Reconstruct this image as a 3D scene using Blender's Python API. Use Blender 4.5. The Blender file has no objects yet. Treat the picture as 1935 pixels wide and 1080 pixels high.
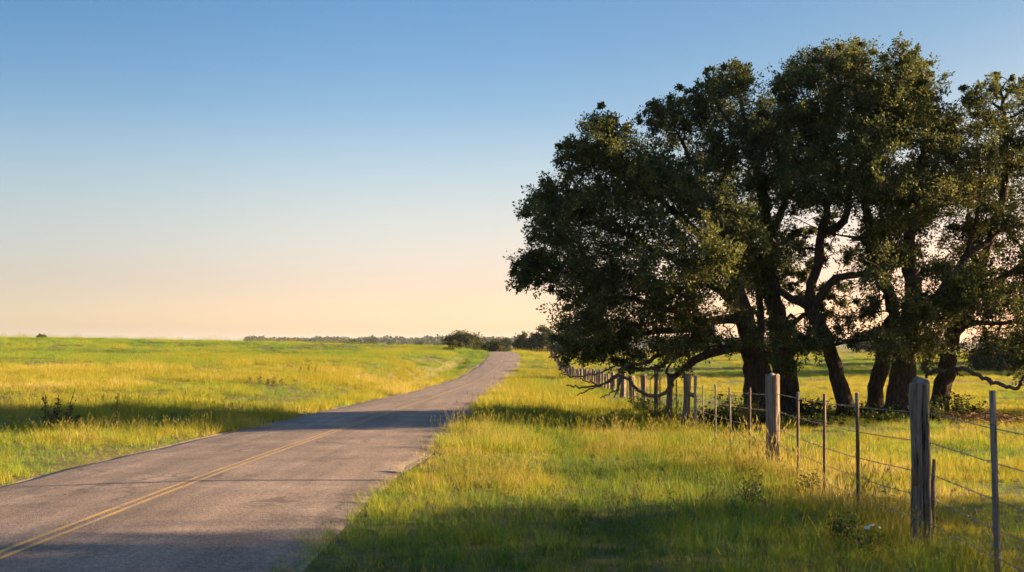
import bpy, math, random
import numpy as np
from mathutils import Vector

rng = np.random.default_rng(7)
random.seed(7)
R = math.radians
sc = bpy.context.scene
col = sc.collection

# ------------------------------------------------------------------ camera model
F = 35.0 / 36.0 * 1935.0      # focal length in photo pixels
CAM_H = 1.82                  # eye height over the road
HAZE = .00006
HOR = 650.0                   # image row of the level line


def at(px, py, d):
    """photo pixel + distance -> point in metres"""
    return np.array([(px - 967.5) / F * d, d, CAM_H - (py - HOR) / F * d])


# ------------------------------------------------------------------ helpers
def hash2(ix, iy, seed):
    h = (ix.astype(np.int64) * 374761393 + iy.astype(np.int64) * 668265263 + seed * 1442695041) & 0x7fffffff
    h = ((h ^ (h >> 13)) * 1274126177) & 0x7fffffff
    return ((h ^ (h >> 16)) & 0xffff) / 65535.0


def vnoise(x, y, scale, seed=0):
    x = np.asarray(x, float) / scale
    y = np.asarray(y, float) / scale
    ix, iy = np.floor(x), np.floor(y)
    fx, fy = x - ix, y - iy
    fx = fx * fx * (3 - 2 * fx)
    fy = fy * fy * (3 - 2 * fy)
    a, b = hash2(ix, iy, seed), hash2(ix + 1, iy, seed)
    c, d = hash2(ix, iy + 1, seed), hash2(ix + 1, iy + 1, seed)
    return (a * (1 - fx) + b * fx) * (1 - fy) + (c * (1 - fx) + d * fx) * fy


def fbm(x, y, scale, seed=0, oct=3):
    s, a, t = 0, 1.0, 0
    for o in range(oct):
        s = s + a * vnoise(x, y, scale / 2 ** o, seed + o * 17)
        t += a
        a *= .5
    return s / t


def smooth01(t):
    t = np.clip(t, 0, 1)
    return t * t * (3 - 2 * t)


def np_mesh(name, V, F4=None, F3=None, attrs=None, smooth=False):
    V = np.asarray(V, np.float32).reshape(-1, 3)
    me = bpy.data.meshes.new(name)
    me.vertices.add(len(V))
    me.vertices.foreach_set('co', V.ravel())
    idx, starts, pos = [], [], 0
    for Fc, k in ((F4, 4), (F3, 3)):
        if Fc is not None and len(Fc):
            Fc = np.asarray(Fc, np.int32).reshape(-1, k)
            idx.append(Fc.ravel())
            starts.append(pos + np.arange(len(Fc), dtype=np.int32) * k)
            pos += Fc.size
    if idx:
        idx = np.concatenate(idx)
        starts = np.concatenate(starts)
        me.loops.add(len(idx))
        me.loops.foreach_set('vertex_index', idx)
        me.polygons.add(len(starts))
        me.polygons.foreach_set('loop_start', starts)
        if smooth:
            me.polygons.foreach_set('use_smooth', np.ones(len(starts), bool))
    for k, a in (attrs or {}).items():
        a = np.asarray(a)
        if a.ndim == 2:
            at_ = me.attributes.new(k, 'FLOAT_VECTOR', 'POINT')
            at_.data.foreach_set('vector', a.astype(np.float32).ravel())
        elif a.dtype.kind == 'i':
            at_ = me.attributes.new(k, 'INT', 'POINT')
            at_.data.foreach_set('value', a.astype(np.int32))
        else:
            at_ = me.attributes.new(k, 'FLOAT', 'POINT')
            at_.data.foreach_set('value', a.astype(np.float32))
    me.update(calc_edges=True)
    me.validate()
    return me


def link(name, me, mat=None, parent=None, loc=None):
    o = bpy.data.objects.new(name, me)
    col.objects.link(o)
    if mat is not None and me is not None and not me.materials:
        me.materials.append(mat)
    if parent is not None:
        o.parent = parent
    if loc is not None:
        o.location = loc
    return o


def tag(o, label=None, cat=None, group=None, kind=None):
    for k, v in (('label', label), ('category', cat), ('group', group), ('kind', kind)):
        if v:
            o[k] = v
    return o


def empty(name, loc):
    o = bpy.data.objects.new(name, None)
    o.location = loc
    o.empty_display_size = .2
    col.objects.link(o)
    return o


class MB:
    """collects quads and triangles in world metres"""
    def __init__(s):
        s.V, s.Q, s.T, s.A, s.n = [], [], [], [], 0

    def add(s, V, Q=None, T=None, tone=0.5):
        V = np.asarray(V, float).reshape(-1, 3)
        s.V.append(V)
        if Q is not None and len(Q):
            s.Q.append(np.asarray(Q, int).reshape(-1, 4) + s.n)
        if T is not None and len(T):
            s.T.append(np.asarray(T, int).reshape(-1, 3) + s.n)
        s.A.append(np.broadcast_to(np.asarray(tone, float), (len(V),)).copy())
        s.n += len(V)

    def build(s, name, mat, parent=None, origin=(0, 0, 0), smooth=False):
        V = np.concatenate(s.V) - np.asarray(origin, float)
        Q = np.concatenate(s.Q) if s.Q else None
        T = np.concatenate(s.T) if s.T else None
        me = np_mesh(name, V, Q, T, {'tone': np.concatenate(s.A)}, smooth)
        return link(name, me, mat, parent, None if parent is not None else origin)


def tube(mb, P, rad, sides=6, tone=.5, rough=0.0, cap=True):
    P = np.asarray(P, float)
    n = len(P)
    rad = np.broadcast_to(np.asarray(rad, float), (n,))
    T = np.gradient(P, axis=0)
    T /= np.linalg.norm(T, axis=1)[:, None] + 1e-9
    up = np.array([0.13, 0.21, 1.0])
    if abs(T[0] @ up) > 1.0:
        up = np.array([1.0, .2, .05])
    u = np.cross(T, up)
    u /= np.linalg.norm(u, axis=1)[:, None] + 1e-9
    w = np.cross(T, u)
    a = np.arange(sides) / sides * 2 * math.pi
    rr = rad[:, None] * (1 + rough * (rng.random((n, sides)) - .5))
    V = P[:, None, :] + rr[..., None] * (np.cos(a)[None, :, None] * u[:, None, :] + np.sin(a)[None, :, None] * w[:, None, :])
    i = np.arange(n - 1)[:, None] * sides
    j = np.arange(sides)[None, :]
    k = (j + 1) % sides
    Q = np.stack([i + j, i + k, i + sides + k, i + sides + j], -1).reshape(-1, 4)
    V = V.reshape(-1, 3)
    Tt = None
    if cap:
        V = np.vstack([V, P[0:1], P[-1:]])
        c0, c1 = n * sides, n * sides + 1
        jj = np.arange(sides)
        kk = (jj + 1) % sides
        b = (n - 1) * sides
        Tt = np.vstack([np.stack([np.full(sides, c0), kk, jj], 1), np.stack([np.full(sides, c1), b + jj, b + kk], 1)])
    mb.add(V, Q, Tt, tone)


def curve_pts(P, n):
    """smooth Catmull-Rom through P, n points"""
    P = np.asarray(P, float)
    if len(P) == 2:
        t = np.linspace(0, 1, n)[:, None]
        return P[0] * (1 - t) + P[1] * t
    Q = np.vstack([2 * P[0] - P[1], P, 2 * P[-1] - P[-2]])
    t = np.linspace(0, len(P) - 1 - 1e-6, n)
    i = np.floor(t).astype(int)
    f = (t - i)[:, None]
    p0, p1, p2, p3 = Q[i], Q[i + 1], Q[i + 2], Q[i + 3]
    return .5 * (2 * p1 + (p2 - p0) * f + (2 * p0 - 5 * p1 + 4 * p2 - p3) * f ** 2 + (3 * p1 - p0 - 3 * p2 + p3) * f ** 3)


# ------------------------------------------------------------------ node helpers
def new_mat(name):
    m = bpy.data.materials.new(name)
    m.use_nodes = True
    nt = m.node_tree
    nt.nodes.clear()
    out = nt.nodes.new('ShaderNodeOutputMaterial')
    return m, nt, out


def N(nt, typ, ins=None, **props):
    n = nt.nodes.new(typ)
    for k, v in props.items():
        setattr(n, k, v)
    for k, v in (ins or {}).items():
        if hasattr(v, 'is_linked') or isinstance(v, bpy.types.NodeSocket):
            nt.links.new(v, n.inputs[k])
        else:
            n.inputs[k].default_value = v
    return n


def ramp(nt, fac, stops):
    n = nt.nodes.new('ShaderNodeValToRGB')
    cr = n.color_ramp
    cr.interpolation = 'B_SPLINE' if len(stops) > 6 else 'LINEAR'
    while len(cr.elements) < len(stops):
        cr.elements.new(.5)
    for e, (p, c) in zip(cr.elements, stops):
        e.position = p
        e.color = (*c, 1)
    nt.links.new(fac, n.inputs[0])
    return n.outputs[0]


def mixc(nt, fac, a, b, mode='MIX'):
    n = nt.nodes.new('ShaderNodeMix')
    n.data_type = 'RGBA'
    n.blend_type = mode
    for s, v in ((n.inputs[0], fac), (n.inputs[6], a), (n.inputs[7], b)):
        if isinstance(v, bpy.types.NodeSocket):
            nt.links.new(v, s)
        elif isinstance(v, (int, float)):
            s.default_value = v
        else:
            s.default_value = (*v, 1)
    return n.outputs[2]


def math_n(nt, op, a, b=None, c=None):
    n = nt.nodes.new('ShaderNodeMath')
    n.operation = op
    for i, v in enumerate((a, b, c)):
        if v is None:
            continue
        if isinstance(v, bpy.types.NodeSocket):
            nt.links.new(v, n.inputs[i])
        else:
            n.inputs[i].default_value = v
    return n.outputs[0]


def noise(nt, vec, scale, detail=4, rough=.55):
    n = N(nt, 'ShaderNodeTexNoise', {'Scale': scale, 'Detail': detail, 'Roughness': rough})
    if vec is not None:
        nt.links.new(vec, n.inputs['Vector'])
    return n.outputs['Fac']


def stretch(nt, sx, sy, sz):
    tc = nt.nodes.new('ShaderNodeTexCoord')
    mp = nt.nodes.new('ShaderNodeMapping')
    mp.inputs['Scale'].default_value = (sx, sy, sz)
    nt.links.new(tc.outputs['Object'], mp.inputs['Vector'])
    return mp.outputs['Vector']


def leaf_material(name, stops, trans=.4, gloss=.06, attr='GEOMETRY'):
    m, nt, out = new_mat(name)
    a = nt.nodes.new('ShaderNodeAttribute')
    a.attribute_type = attr
    a.attribute_name = 'tone'
    c = ramp(nt, a.outputs['Fac'], stops)
    d = N(nt, 'ShaderNodeBsdfDiffuse', {'Color': c})
    t = N(nt, 'ShaderNodeBsdfTranslucent', {'Color': c})
    mx = N(nt, 'ShaderNodeMixShader', {0: trans, 1: d.outputs[0], 2: t.outputs[0]})
    g = N(nt, 'ShaderNodeBsdfGlossy', {'Roughness': .45, 'Color': (.9, .9, .9, 1)})
    m2 = N(nt, 'ShaderNodeMixShader', {0: gloss, 1: mx.outputs[0], 2: g.outputs[0]})
    nt.links.new(m2.outputs[0], out.inputs[0])
    return m


def rough_material(name, colfn, roughness=.9, bump=None):
    m, nt, out = new_mat(name)
    c = colfn(nt)
    b = N(nt, 'ShaderNodeBsdfPrincipled', {'Base Color': c, 'Roughness': roughness, 'Specular IOR Level': .25})
    if bump:
        h, dist, st = bump(nt)
        bn = N(nt, 'ShaderNodeBump', {'Height': h, 'Distance': dist, 'Strength': st})
        nt.links.new(bn.outputs[0], b.inputs['Normal'])
    nt.links.new(b.outputs[0], out.inputs[0])
    return m


# ------------------------------------------------------------------ terrain
def smooth_profile(xs, zs, sig):
    g = np.arange(-60, 4200, 1.0)
    v = np.interp(g, xs, zs)
    k = np.exp(-.5 * (np.arange(-4 * sig, 4 * sig + 1) / sig) ** 2)
    k /= k.sum()
    p = int(4 * sig)
    vp = np.concatenate([np.full(p, v[0]), v, np.full(p, v[-1])])
    v = np.convolve(vp, k, 'valid')
    return lambda y: np.interp(y, g, v)


ROAD_W = 5.0
road_x = smooth_profile([-60, 8, 12.8, 16.6, 21.3, 29.4, 46.6, 70, 88.7, 106, 123.8, 145, 168, 190, 230, 300, 4000],
                        [-4.7, -4.26, -4.13, -4.12, -4.03, -3.8, -3.5, -3.2, -2.8, -2.2, -1.45, -1.25, -1.45, -2.4, -6, -14, -14], 4)
road_z = smooth_profile([-60, 8, 12.8, 16.6, 21.3, 29.4, 46.6, 66, 88.7, 106, 123.8, 150, 168, 178, 186, 200, 260, 400, 4000],
                        [.1, .02, 0, -.07, -.18, -.3, -.66, -1.05, -1.36, -1.2, -.7, -.1, .27, .42, .42, .1, -2.2, -4, -4], 3)
right_z = smooth_profile([-60, 0, 9, 15, 22, 26, 34, 52, 75, 100, 150, 200, 400, 700, 1300, 1600, 2600, 4200],
                         [.05, .05, .03, -.1, -.32, -.46, -.62, -.88, -1.15, -1.3, -1.1, -.8, -.1, -.6, -1, 4.5, 3, -6], 3)
far_z = lambda y: np.interp(y, [0, 300, 700, 1300, 1600, 2600, 4200], [-3.5, -3.6, -4.5, -3, 4.5, 3, -6])


def ground_z(x, y):
    x = np.asarray(x, float)
    y = np.asarray(y, float)
    xc, zr = road_x(y), road_z(y)
    s = x - xc
    # left field: a long hill rising to a crest about 190 m away
    crest = np.interp(x, [-400, -98, -50, -33, -13, -5], [5.0, 3.0, 1.95, 1.3, .85, .5])
    t = np.clip((y - 14) / 176, 0, 1)
    zl = crest * t ** 1.1 - .1 * smooth01((y - 8) / 10) * (1 - t)
    u = smooth01((y - 192) / 120)
    zl = zl * (1 - u) + far_z(y) * u
    und = (fbm(x, y, 14, 3, 2) - .5) * .42 + (fbm(x, y, 38, 9, 2) - .5) * .9 * np.clip(y / 60, 0, 1)
    und = und * np.clip(y / 25, .25, 1)
    zl = zl + und * np.clip((-s - 3) / 4, 0, 1)
    # small ditch beside the far bank
    dit = np.exp(-((s + 5.2) / .9) ** 2) * np.interp(y, [60, 80, 125, 150], [0, .8, .8, 0])
    gt_ = np.clip((y - 88) / 26, 0, 1)
    dit = dit + .4 * np.exp(-((x - (-12.5 + 3.2 * gt_)) / 1.0) ** 2) * np.exp(-((y - 101) / 11.0) ** 4)
    wl = smooth01((-s - 2.6) / np.interp(y, [0, 30, 90, 160], [3, 5, 8, 6]))
    zleft = zr * (1 - wl) + zl * wl - dit
    # right side: verge, fence line, pasture
    zrg = right_z(y) + und * .55 * np.clip((s - 4) / 4, 0, 1)
    zrg = zrg - .07 * np.exp(-((x - 1.05) / .4) ** 2) * np.interp(y, [8, 10, 22, 27], [.3, 1, 1, 0])
    zrg = zrg + .3 * np.exp(-(((x - 10.5) / 5.0) ** 2 + ((y - 30) / 6.5) ** 2))
    ur = smooth01((y - 210) / 200)
    wr = smooth01((s - 2.6) / np.interp(y, [0, 30, 90, 130, 170], [3, 4, 6, 9, 12]))
    zright = zr * (1 - wr) + zrg * wr
    z = np.where(s < 0, zleft, zright)
    far = smooth01((y - 300) / 150)
    return z * (1 - far) + np.where(s < 0, far_z(y), right_z(y)) * far


def gz(x, y):
    return float(ground_z(np.array([x]), np.array([y]))[0])


def axis(*segs):
    out = []
    for a, b, st in segs:
        out.append(np.arange(a, b, st))
    return np.concatenate(out + [np.array([segs[-1][1]])])


gx = axis((-3200, -400, 140), (-400, -100, 15), (-100, -30, 2.5), (-30, -12, 1), (-12, 12, .4), (12, 40, 1), (40, 110, 2.5), (110, 400, 15), (400, 3200, 140))
gy = axis((-60, -4, 4), (-4, 60, .8), (60, 230, 2), (230, 420, 8), (420, 4100, 60))
GX, GY = np.meshgrid(gx, gy)
GZ = ground_z(GX, GY)
s_ = GX - road_x(GY)
GZ = GZ - .09 * smooth01((2.62 - np.abs(s_)) / .3)
nx, ny = len(gx), len(gy)
ii = (np.arange(ny - 1)[:, None] * nx + np.arange(nx - 1)[None, :])
Qg = np.stack([ii, ii + 1, ii + nx + 1, ii + nx], -1).reshape(-1, 4)


def ground_col(nt):
    v = stretch(nt, 1, 1, 1)
    n1 = noise(nt, v, .22, 5, .6)
    n2 = noise(nt, v, 2.3, 4, .65)
    n3 = noise(nt, v, 11, 3, .7)
    c = ramp(nt, n1, [(.3, (.045, .06, .014)), (.5, (.085, .088, .022)), (.7, (.14, .115, .04))])
    c2 = ramp(nt, n2, [(.3, (.05, .06, .015)), (.62, (.13, .115, .035))])
    c = mixc(nt, .5, c, c2)
    return mixc(nt, .6, c, ramp(nt, n3, [(.3, (.35, .35, .35)), (.7, (1.2, 1.2, 1.2))]), 'MULTIPLY')


M_ground = rough_material('meadow_soil', ground_col, .95,
                          lambda nt: (noise(nt, stretch(nt, 1, 1, 1), 7, 6, .7), .12, 1.0))
g = link('ground', np_mesh('ground', np.stack([GX, GY, GZ], -1), Qg, smooth=True), M_ground)
tag(g, kind='structure')

# ------------------------------------------------------------------ road
ry = axis((-40, 60, .25), (60, 260, 1.0), (260, 420, 5))
prof = np.array([-2.56, -2.5, -2.3, -1.25, 0, 1.25, 2.3, 2.5, 2.56])
prz = np.array([-.05, -.008, .012, .035, .05, .035, .012, -.008, -.05])
jl = (fbm(ry, ry * 0, 1.7, 5, 3) - .5) * .26
jr = (fbm(ry, ry * 0 + 40, 1.3, 8, 3) - .5) * .26
RX = road_x(ry)[:, None] + prof[None, :]
RX[:, :3] += jl[:, None] * np.array([1, 1, .5])
RX[:, -3:] += jr[:, None] * np.array([.5, 1, 1])
RZ = road_z(ry)[:, None] + prz[None, :]
RY = np.repeat(ry[:, None], len(prof), 1)
m_ = len(prof)
ii = np.arange(len(ry) - 1)[:, None] * m_ + np.arange(m_ - 1)[None, :]
Qr = np.stack([ii, ii + 1, ii + m_ + 1, ii + m_], -1).reshape(-1, 4)
lane = np.repeat(prof[None, :], len(ry), 0).ravel()


def road_shader(nt):
    v = stretch(nt, 1, 1, 1)
    vl = stretch(nt, 1, .06, 1)
    at_ = nt.nodes.new('ShaderNodeAttribute')
    at_.attribute_name = 'lane'
    n_fine = noise(nt, v, 64, 3, .8)
    vor = N(nt, 'ShaderNodeTexVoronoi', {'Scale': 80.0, 'Vector': v})
    n_big = noise(nt, v, .9, 5, .6)
    n_str = noise(nt, vl, 2.2, 5, .6)
    c = ramp(nt, n_big, [(.3, (.118, .100, .089)), (.52, (.164, .137, .119)), (.72, (.215, .181, .155))])
    c = mixc(nt, .55, c, ramp(nt, n_str, [(.3, (.45, .45, .47)), (.7, (1.35, 1.30, 1.25))]), 'MULTIPLY')
    c = mixc(nt, .85, c, ramp(nt, n_fine, [(.32, (.45, .45, .47)), (.5, (.95, .95, .95)), (.68, (1.5, 1.45, 1.4))]), 'MULTIPLY')
    c = mixc(nt, .55, c, ramp(nt, vor.outputs['Distance'], [(.1, (1.25, 1.22, 1.18)), (.6, (.62, .62, .64))]), 'MULTIPLY')
    c = mixc(nt, .7, c, ramp(nt, noise(nt, v, 24, 2, .75), [(.36, (.55, .54, .53)), (.5, (1, 1, 1)), (.64, (1.35, 1.32, 1.28))]), 'MULTIPLY')
    # wheel tracks worn paler, thin irregular cracks along the lanes
    a = math_n(nt, 'ABSOLUTE', at_.outputs['Fac'])
    w = math_n(nt, 'SUBTRACT', a, 1.25)
    w = math_n(nt, 'ABSOLUTE', w)
    c = mixc(nt, ramp_fac(nt, w, .45, .95), mixc(nt, .35, c, (1.28, 1.25, 1.2), 'MULTIPLY'), c)
    crv = N(nt, 'ShaderNodeTexVoronoi', {'Scale': .55, 'Vector': warped(nt, v, .35)}, feature='DISTANCE_TO_EDGE')
    msk = math_n(nt, 'MULTIPLY', lt(nt, crv.outputs['Distance'], .02), gt(nt, noise(nt, v, .5, 3), .48))
    c = mixc(nt, math_n(nt, 'MULTIPLY', msk, .5), c, (.035, .034, .036))
    return c


def ramp_fac(nt, s, lo, hi):
    n = nt.nodes.new('ShaderNodeMapRange')
    nt.links.new(s, n.inputs[0])
    n.inputs[1].default_value = lo
    n.inputs[2].default_value = hi
    return n.outputs[0]


def lt(nt, s, v):
    return math_n(nt, 'LESS_THAN', s, v)


def gt(nt, s, v):
    return ramp_fac(nt, s, v, v + .08)


def warped(nt, v, amt):
    n = N(nt, 'ShaderNodeTexNoise', {'Scale': 2.5, 'Detail': 4, 'Vector': v})
    sub = N(nt, 'ShaderNodeVectorMath', {0: n.outputs['Color'], 1: (.5, .5, .5)}, operation='SUBTRACT')
    mul = N(nt, 'ShaderNodeVectorMath', {0: sub.outputs[0], 'Scale': amt * 2}, operation='SCALE')
    return N(nt, 'ShaderNodeVectorMath', {0: v, 1: mul.outputs[0]}, operation='ADD').outputs[0]


def road_bump(nt):
    v = stretch(nt, 1, 1, 1)
    a = noise(nt, v, 64, 3, .8)
    b = N(nt, 'ShaderNodeTexVoronoi', {'Scale': 80.0, 'Vector': v}).outputs['Distance']
    return math_n(nt, 'SUBTRACT', a, b), .004, .8


M_road = rough_material('worn_asphalt', road_shader, .9, road_bump)
road = link('road', np_mesh('road', np.stack([RX, RY, RZ], -1), Qr, attrs={'lane': lane}, smooth=True), M_road)
tag(road, kind='structure')

# double yellow centre line: thin paint sheets, worn through
def paint_col(nt):
    v = stretch(nt, 1, 1, 1)
    f = noise(nt, v, 30, 3, .8)
    g_ = noise(nt, v, 2.0, 4, .6)
    f = math_n(nt, 'ADD', math_n(nt, 'MULTIPLY', f, .6), math_n(nt, 'MULTIPLY', g_, .4))
    return ramp(nt, f, [(.44, (.17, .145, .12)), (.56, (.32, .21, .06)), (.75, (.38, .25, .07))])


M_paint = rough_material('road_paint', paint_col, .8, road_bump)
mb = MB()
for off in (-.10, .04):
    y_ = axis((-40, 60, .25), (60, 200, 1.0))
    j1 = (fbm(y_, y_ * 0 + off * 50, .8, 21, 2) - .5) * .02
    xa = road_x(y_) + off - .03 + j1
    xb = road_x(y_) + off + .03 + j1
    zc = road_z(y_) + .05 - abs(off) / 1.25 * .015 + .004
    V = np.stack([np.stack([xa, y_, zc], -1), np.stack([xb, y_, zc], -1)], 1).reshape(-1, 3)
    k = np.arange(len(y_) - 1) * 2
    mb.add(V, np.stack([k, k + 1, k + 3, k + 2], -1))
tag(mb.build('road_marking', M_paint), kind='structure')

# pale gravel shoulders
M_gravel = rough_material('gravel', lambda nt: mixc(nt, .8, ramp(nt, noise(nt, stretch(nt, 1, 1, 1), 5, 4), [(.3, (.2, .165, .12)), (.7, (.36, .3, .23))]),
                          ramp(nt, N(nt, 'ShaderNodeTexVoronoi', {'Scale': 32.0, 'Vector': stretch(nt, 1, 1, 1)}).outputs['Distance'], [(.1, (1.3, 1.3, 1.3)), (.7, (.45, .45, .45))]), 'MULTIPLY'), .95,
                          lambda nt: (N(nt, 'ShaderNodeTexVoronoi', {'Scale': 32.0, 'Vector': stretch(nt, 1, 1, 1)}).outputs['Distance'], .02, 1))
mb = MB()
for sgn in (-1, 1):
    y_ = axis((-40, 60, .3), (60, 190, 1.0))
    wob = .24 + (fbm(y_, y_ * 0 + sgn * 90, 1.4, 33, 3) - .5) * .4
    xa = road_x(y_) + sgn * 2.28
    xb = road_x(y_) + sgn * (2.5 + wob)
    V = np.stack([np.stack([xa, y_, road_z(y_) - .05], -1), np.stack([road_x(y_) + sgn * 2.52, y_, road_z(y_) - .018], -1),
                  np.stack([xb, y_, ground_z(xb, y_) - .02], -1)], 1).reshape(-1, 3)
    k = np.arange(len(y_) - 1) * 3
    q = np.vstack([np.stack([k, k + 1, k + 4, k + 3], -1), np.stack([k + 1, k + 2, k + 5, k + 4], -1)])
    mb.add(V, q if sgn > 0 else q[:, ::-1])
tag(mb.build('gravel_path_edge', M_gravel, smooth=True), kind='structure')

# ------------------------------------------------------------------ grass (one mass, instanced tufts)
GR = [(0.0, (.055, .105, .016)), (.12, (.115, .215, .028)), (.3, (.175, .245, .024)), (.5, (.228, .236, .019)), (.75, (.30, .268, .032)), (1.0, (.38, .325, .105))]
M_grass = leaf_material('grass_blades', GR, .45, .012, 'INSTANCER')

tuft_col = bpy.data.collections.new('grass_kinds')


def blade(mb, bx, by, h, w, lean, az, bend=.5, segs=3):
    """a tapered, bent strip"""
    ts = np.linspace(0, 1, segs + 1)
    d = np.array([math.cos(az), math.sin(az)])
    tw = az + math.pi / 2 + rng.normal(0, .6)
    n = np.array([math.cos(tw), math.sin(tw)])
    V = []
    for t in ts:
        off = lean * h * (t * (1 - bend) + bend * t * t)
        z = h * (t - .18 * lean * t * t)
        ww = w * (1 - t) ** .7 * .5 + w * .04
        c = np.array([bx, by]) + d * off
        V.append([c[0] - n[0] * ww, c[1] - n[1] * ww, z])
        V.append([c[0] + n[0] * ww, c[1] + n[1] * ww, z])
    k = np.arange(segs) * 2
    mb.add(V, np.stack([k, k + 1, k + 3, k + 2], -1))


def stalk(mb, bx, by, h, lean, az, w=.003, head=.08, hw=.007):
    d = np.array([math.cos(az), math.sin(az)])
    P = np.array([[bx + d[0] * lean * h * t * t, by + d[1] * lean * h * t * t, h * t] for t in (0, .4, .75, 1)])
    tube(mb, P, [w * .5, w * .45, w * .4, w * .3], 3, cap=False)
    e = P[-1]
    q = np.array([[0, 0, 0], [hw, 0, head * .4], [0, 0, head], [-hw, 0, head * .4]])
    for a in (0, 1.05, 2.1):
        ca, sa = math.cos(a), math.sin(a)
        V = np.stack([q[:, 0] * ca + d[0] * q[:, 2] * lean, q[:, 0] * sa + d[1] * q[:, 2] * lean, q[:, 2] - head * .35], -1) + e
        mb.add(V, [[0, 1, 2, 3]])


def tuft(i, fn):
    mb = MB()
    fn(mb)
    V = np.concatenate(mb.V)
    me = np_mesh('grass_tuft', V, np.concatenate(mb.Q))
    me.materials.append(M_grass)
    o = bpy.data.objects.new('grass_tuft_%02d' % i, me)
    tuft_col.objects.link(o)


def lush(n, r, h0, h1, w):
    def f(mb):
        for _ in range(n):
            a, q = rng.random() * 6.283, r * math.sqrt(rng.random())
            az = a + rng.normal(0, .8)
            blade(mb, q * math.cos(a), q * math.sin(a), rng.uniform(h0, h1), w * rng.uniform(.7, 1.3), rng.uniform(.1, .75), az)
    return f


def dry(nb, ns, r):
    def f(mb):
        lush(nb, r, .14, .32, .005)(mb)
        for _ in range(ns):
            a, q = rng.random() * 6.283, r * math.sqrt(rng.random())
            stalk(mb, q * math.cos(a), q * math.sin(a), rng.uniform(.32, .62), rng.uniform(.05, .35), a + rng.normal(0, .8))
    return f


def weed(mb):
    for k in range(16):
        a = rng.random() * 6.283
        h = rng.uniform(.05, .28)
        d = np.array([math.cos(a), math.sin(a)])
        L, w = rng.uniform(.07, .14), rng.uniform(.02, .035)
        b = np.array([d[0] * .03, d[1] * .03, h])
        t = np.array([d[0] * L, d[1] * L, L * rng.uniform(-.3, .5)])
        n = np.array([-d[1], d[0], 0]) * w
        mb.add([b, b + t * .45 + n, b + t, b + t * .45 - n], [[0, 1, 2, 3]])
        if k % 3 == 0:
            tube(mb, [[0, 0, 0], b * .5, b], .003, 3, cap=False)


tuft(0, lush(20, .08, .14, .30, .0065))
tuft(1, lush(18, .07, .18, .36, .006))
tuft(2, lush(22, .10, .09, .22, .006))
tuft(3, dry(10, 5, .10))
tuft(4, dry(14, 3, .10))
tuft(5, weed)
tuft(6, lush(170, .42, .12, .32, .008))
tuft(7, lush(160, .42, .10, .28, .009))
tuft(8, lambda mb: (lush(130, .42, .14, .30, .008)(mb), dry(0, 16, .42)(mb)))
NT = 9

pts, rot, scl, tone, kind = [], [], [], [], []


def scatter(x0, x1, y0, y1, dens, fn):
    n = int((x1 - x0) * (y1 - y0) * dens)
    x = rng.uniform(x0, x1, n)
    y = rng.uniform(y0, y1, n)
    s = x - road_x(y)
    keep = np.abs(s) > 2.45 + rng.random(n) * .3 + (fbm(y, s * 0, 1.3, 71, 2) - .5) * .5
    x, y, s = x[keep], y[keep], s[keep]
    k, t, sz, acc = fn(x, y, s)
    keep = rng.random(len(x)) < acc
    x, y, k, t, sz = x[keep], y[keep], k[keep], t[keep], sz[keep]
    m = len(x)
    z = ground_z(x, y) - .012
    pts.append(np.stack([x, y, z], -1))
    rot.append(np.stack([rng.normal(0, .12, m), rng.normal(0, .12, m), rng.random(m) * 6.283], -1))
    hs = sz * rng.uniform(.75, 1.25, m)
    scl.append(np.stack([hs * rng.uniform(.85, 1.2, m), hs * rng.uniform(.85, 1.2, m), hs], -1))
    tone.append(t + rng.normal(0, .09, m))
    kind.append(k)


def pick(n, p):
    return rng.choice(len(p), size=n, p=np.asarray(p) / np.sum(p)).astype(int)


def fence_x(y):
    return np.interp(y, [0, 9.1, 15.4, 26, 34, 43, 52, 70, 100, 130, 170], [3.5, 3.74, 4.02, 4.57, 4.93, 5.25, 5.74, 5.6, 5.05, 5.9, 6.6])


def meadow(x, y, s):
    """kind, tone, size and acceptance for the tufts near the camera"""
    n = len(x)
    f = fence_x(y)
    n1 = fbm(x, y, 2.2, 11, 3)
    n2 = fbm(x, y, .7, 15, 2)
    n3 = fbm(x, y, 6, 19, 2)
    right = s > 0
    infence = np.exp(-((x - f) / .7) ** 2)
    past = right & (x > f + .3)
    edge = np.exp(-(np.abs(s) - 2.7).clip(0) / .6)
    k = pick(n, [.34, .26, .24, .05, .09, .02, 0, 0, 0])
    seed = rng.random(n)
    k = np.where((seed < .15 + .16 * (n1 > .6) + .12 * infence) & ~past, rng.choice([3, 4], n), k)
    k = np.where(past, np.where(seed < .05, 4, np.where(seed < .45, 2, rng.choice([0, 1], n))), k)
    swale_shade = np.exp(-((x - 1.05 - .25 * (n3 - .5)) / .34) ** 2) * np.interp(y, [8, 10, 22, 27], [.4, 1, 1, 0])  # verge dip: shorter, greener grass, with the streak's shade put into its tone
    t = .30 + .58 * (n1 - .5) * 2 + .34 * (n2 - .5) * 2 - .36 * swale_shade + .15 * infence
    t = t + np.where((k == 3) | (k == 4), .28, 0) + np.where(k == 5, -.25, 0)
    t = t + np.where(past, .06, .02) + np.interp(y, [6, 10.5, 13, 22], [-.06, -.04, .1, .06])  # lusher green near camera; tone change also painted in to lift the shaded foreground
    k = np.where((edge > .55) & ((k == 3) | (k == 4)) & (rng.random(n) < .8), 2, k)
    sz = .80 + 1.0 * (n3 - .5) + .7 * (n1 - .5) - .2 * swale_shade
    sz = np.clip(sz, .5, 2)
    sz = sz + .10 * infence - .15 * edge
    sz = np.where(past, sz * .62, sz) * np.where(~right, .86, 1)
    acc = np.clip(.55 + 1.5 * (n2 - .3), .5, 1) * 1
    return k, t, sz, acc


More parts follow.
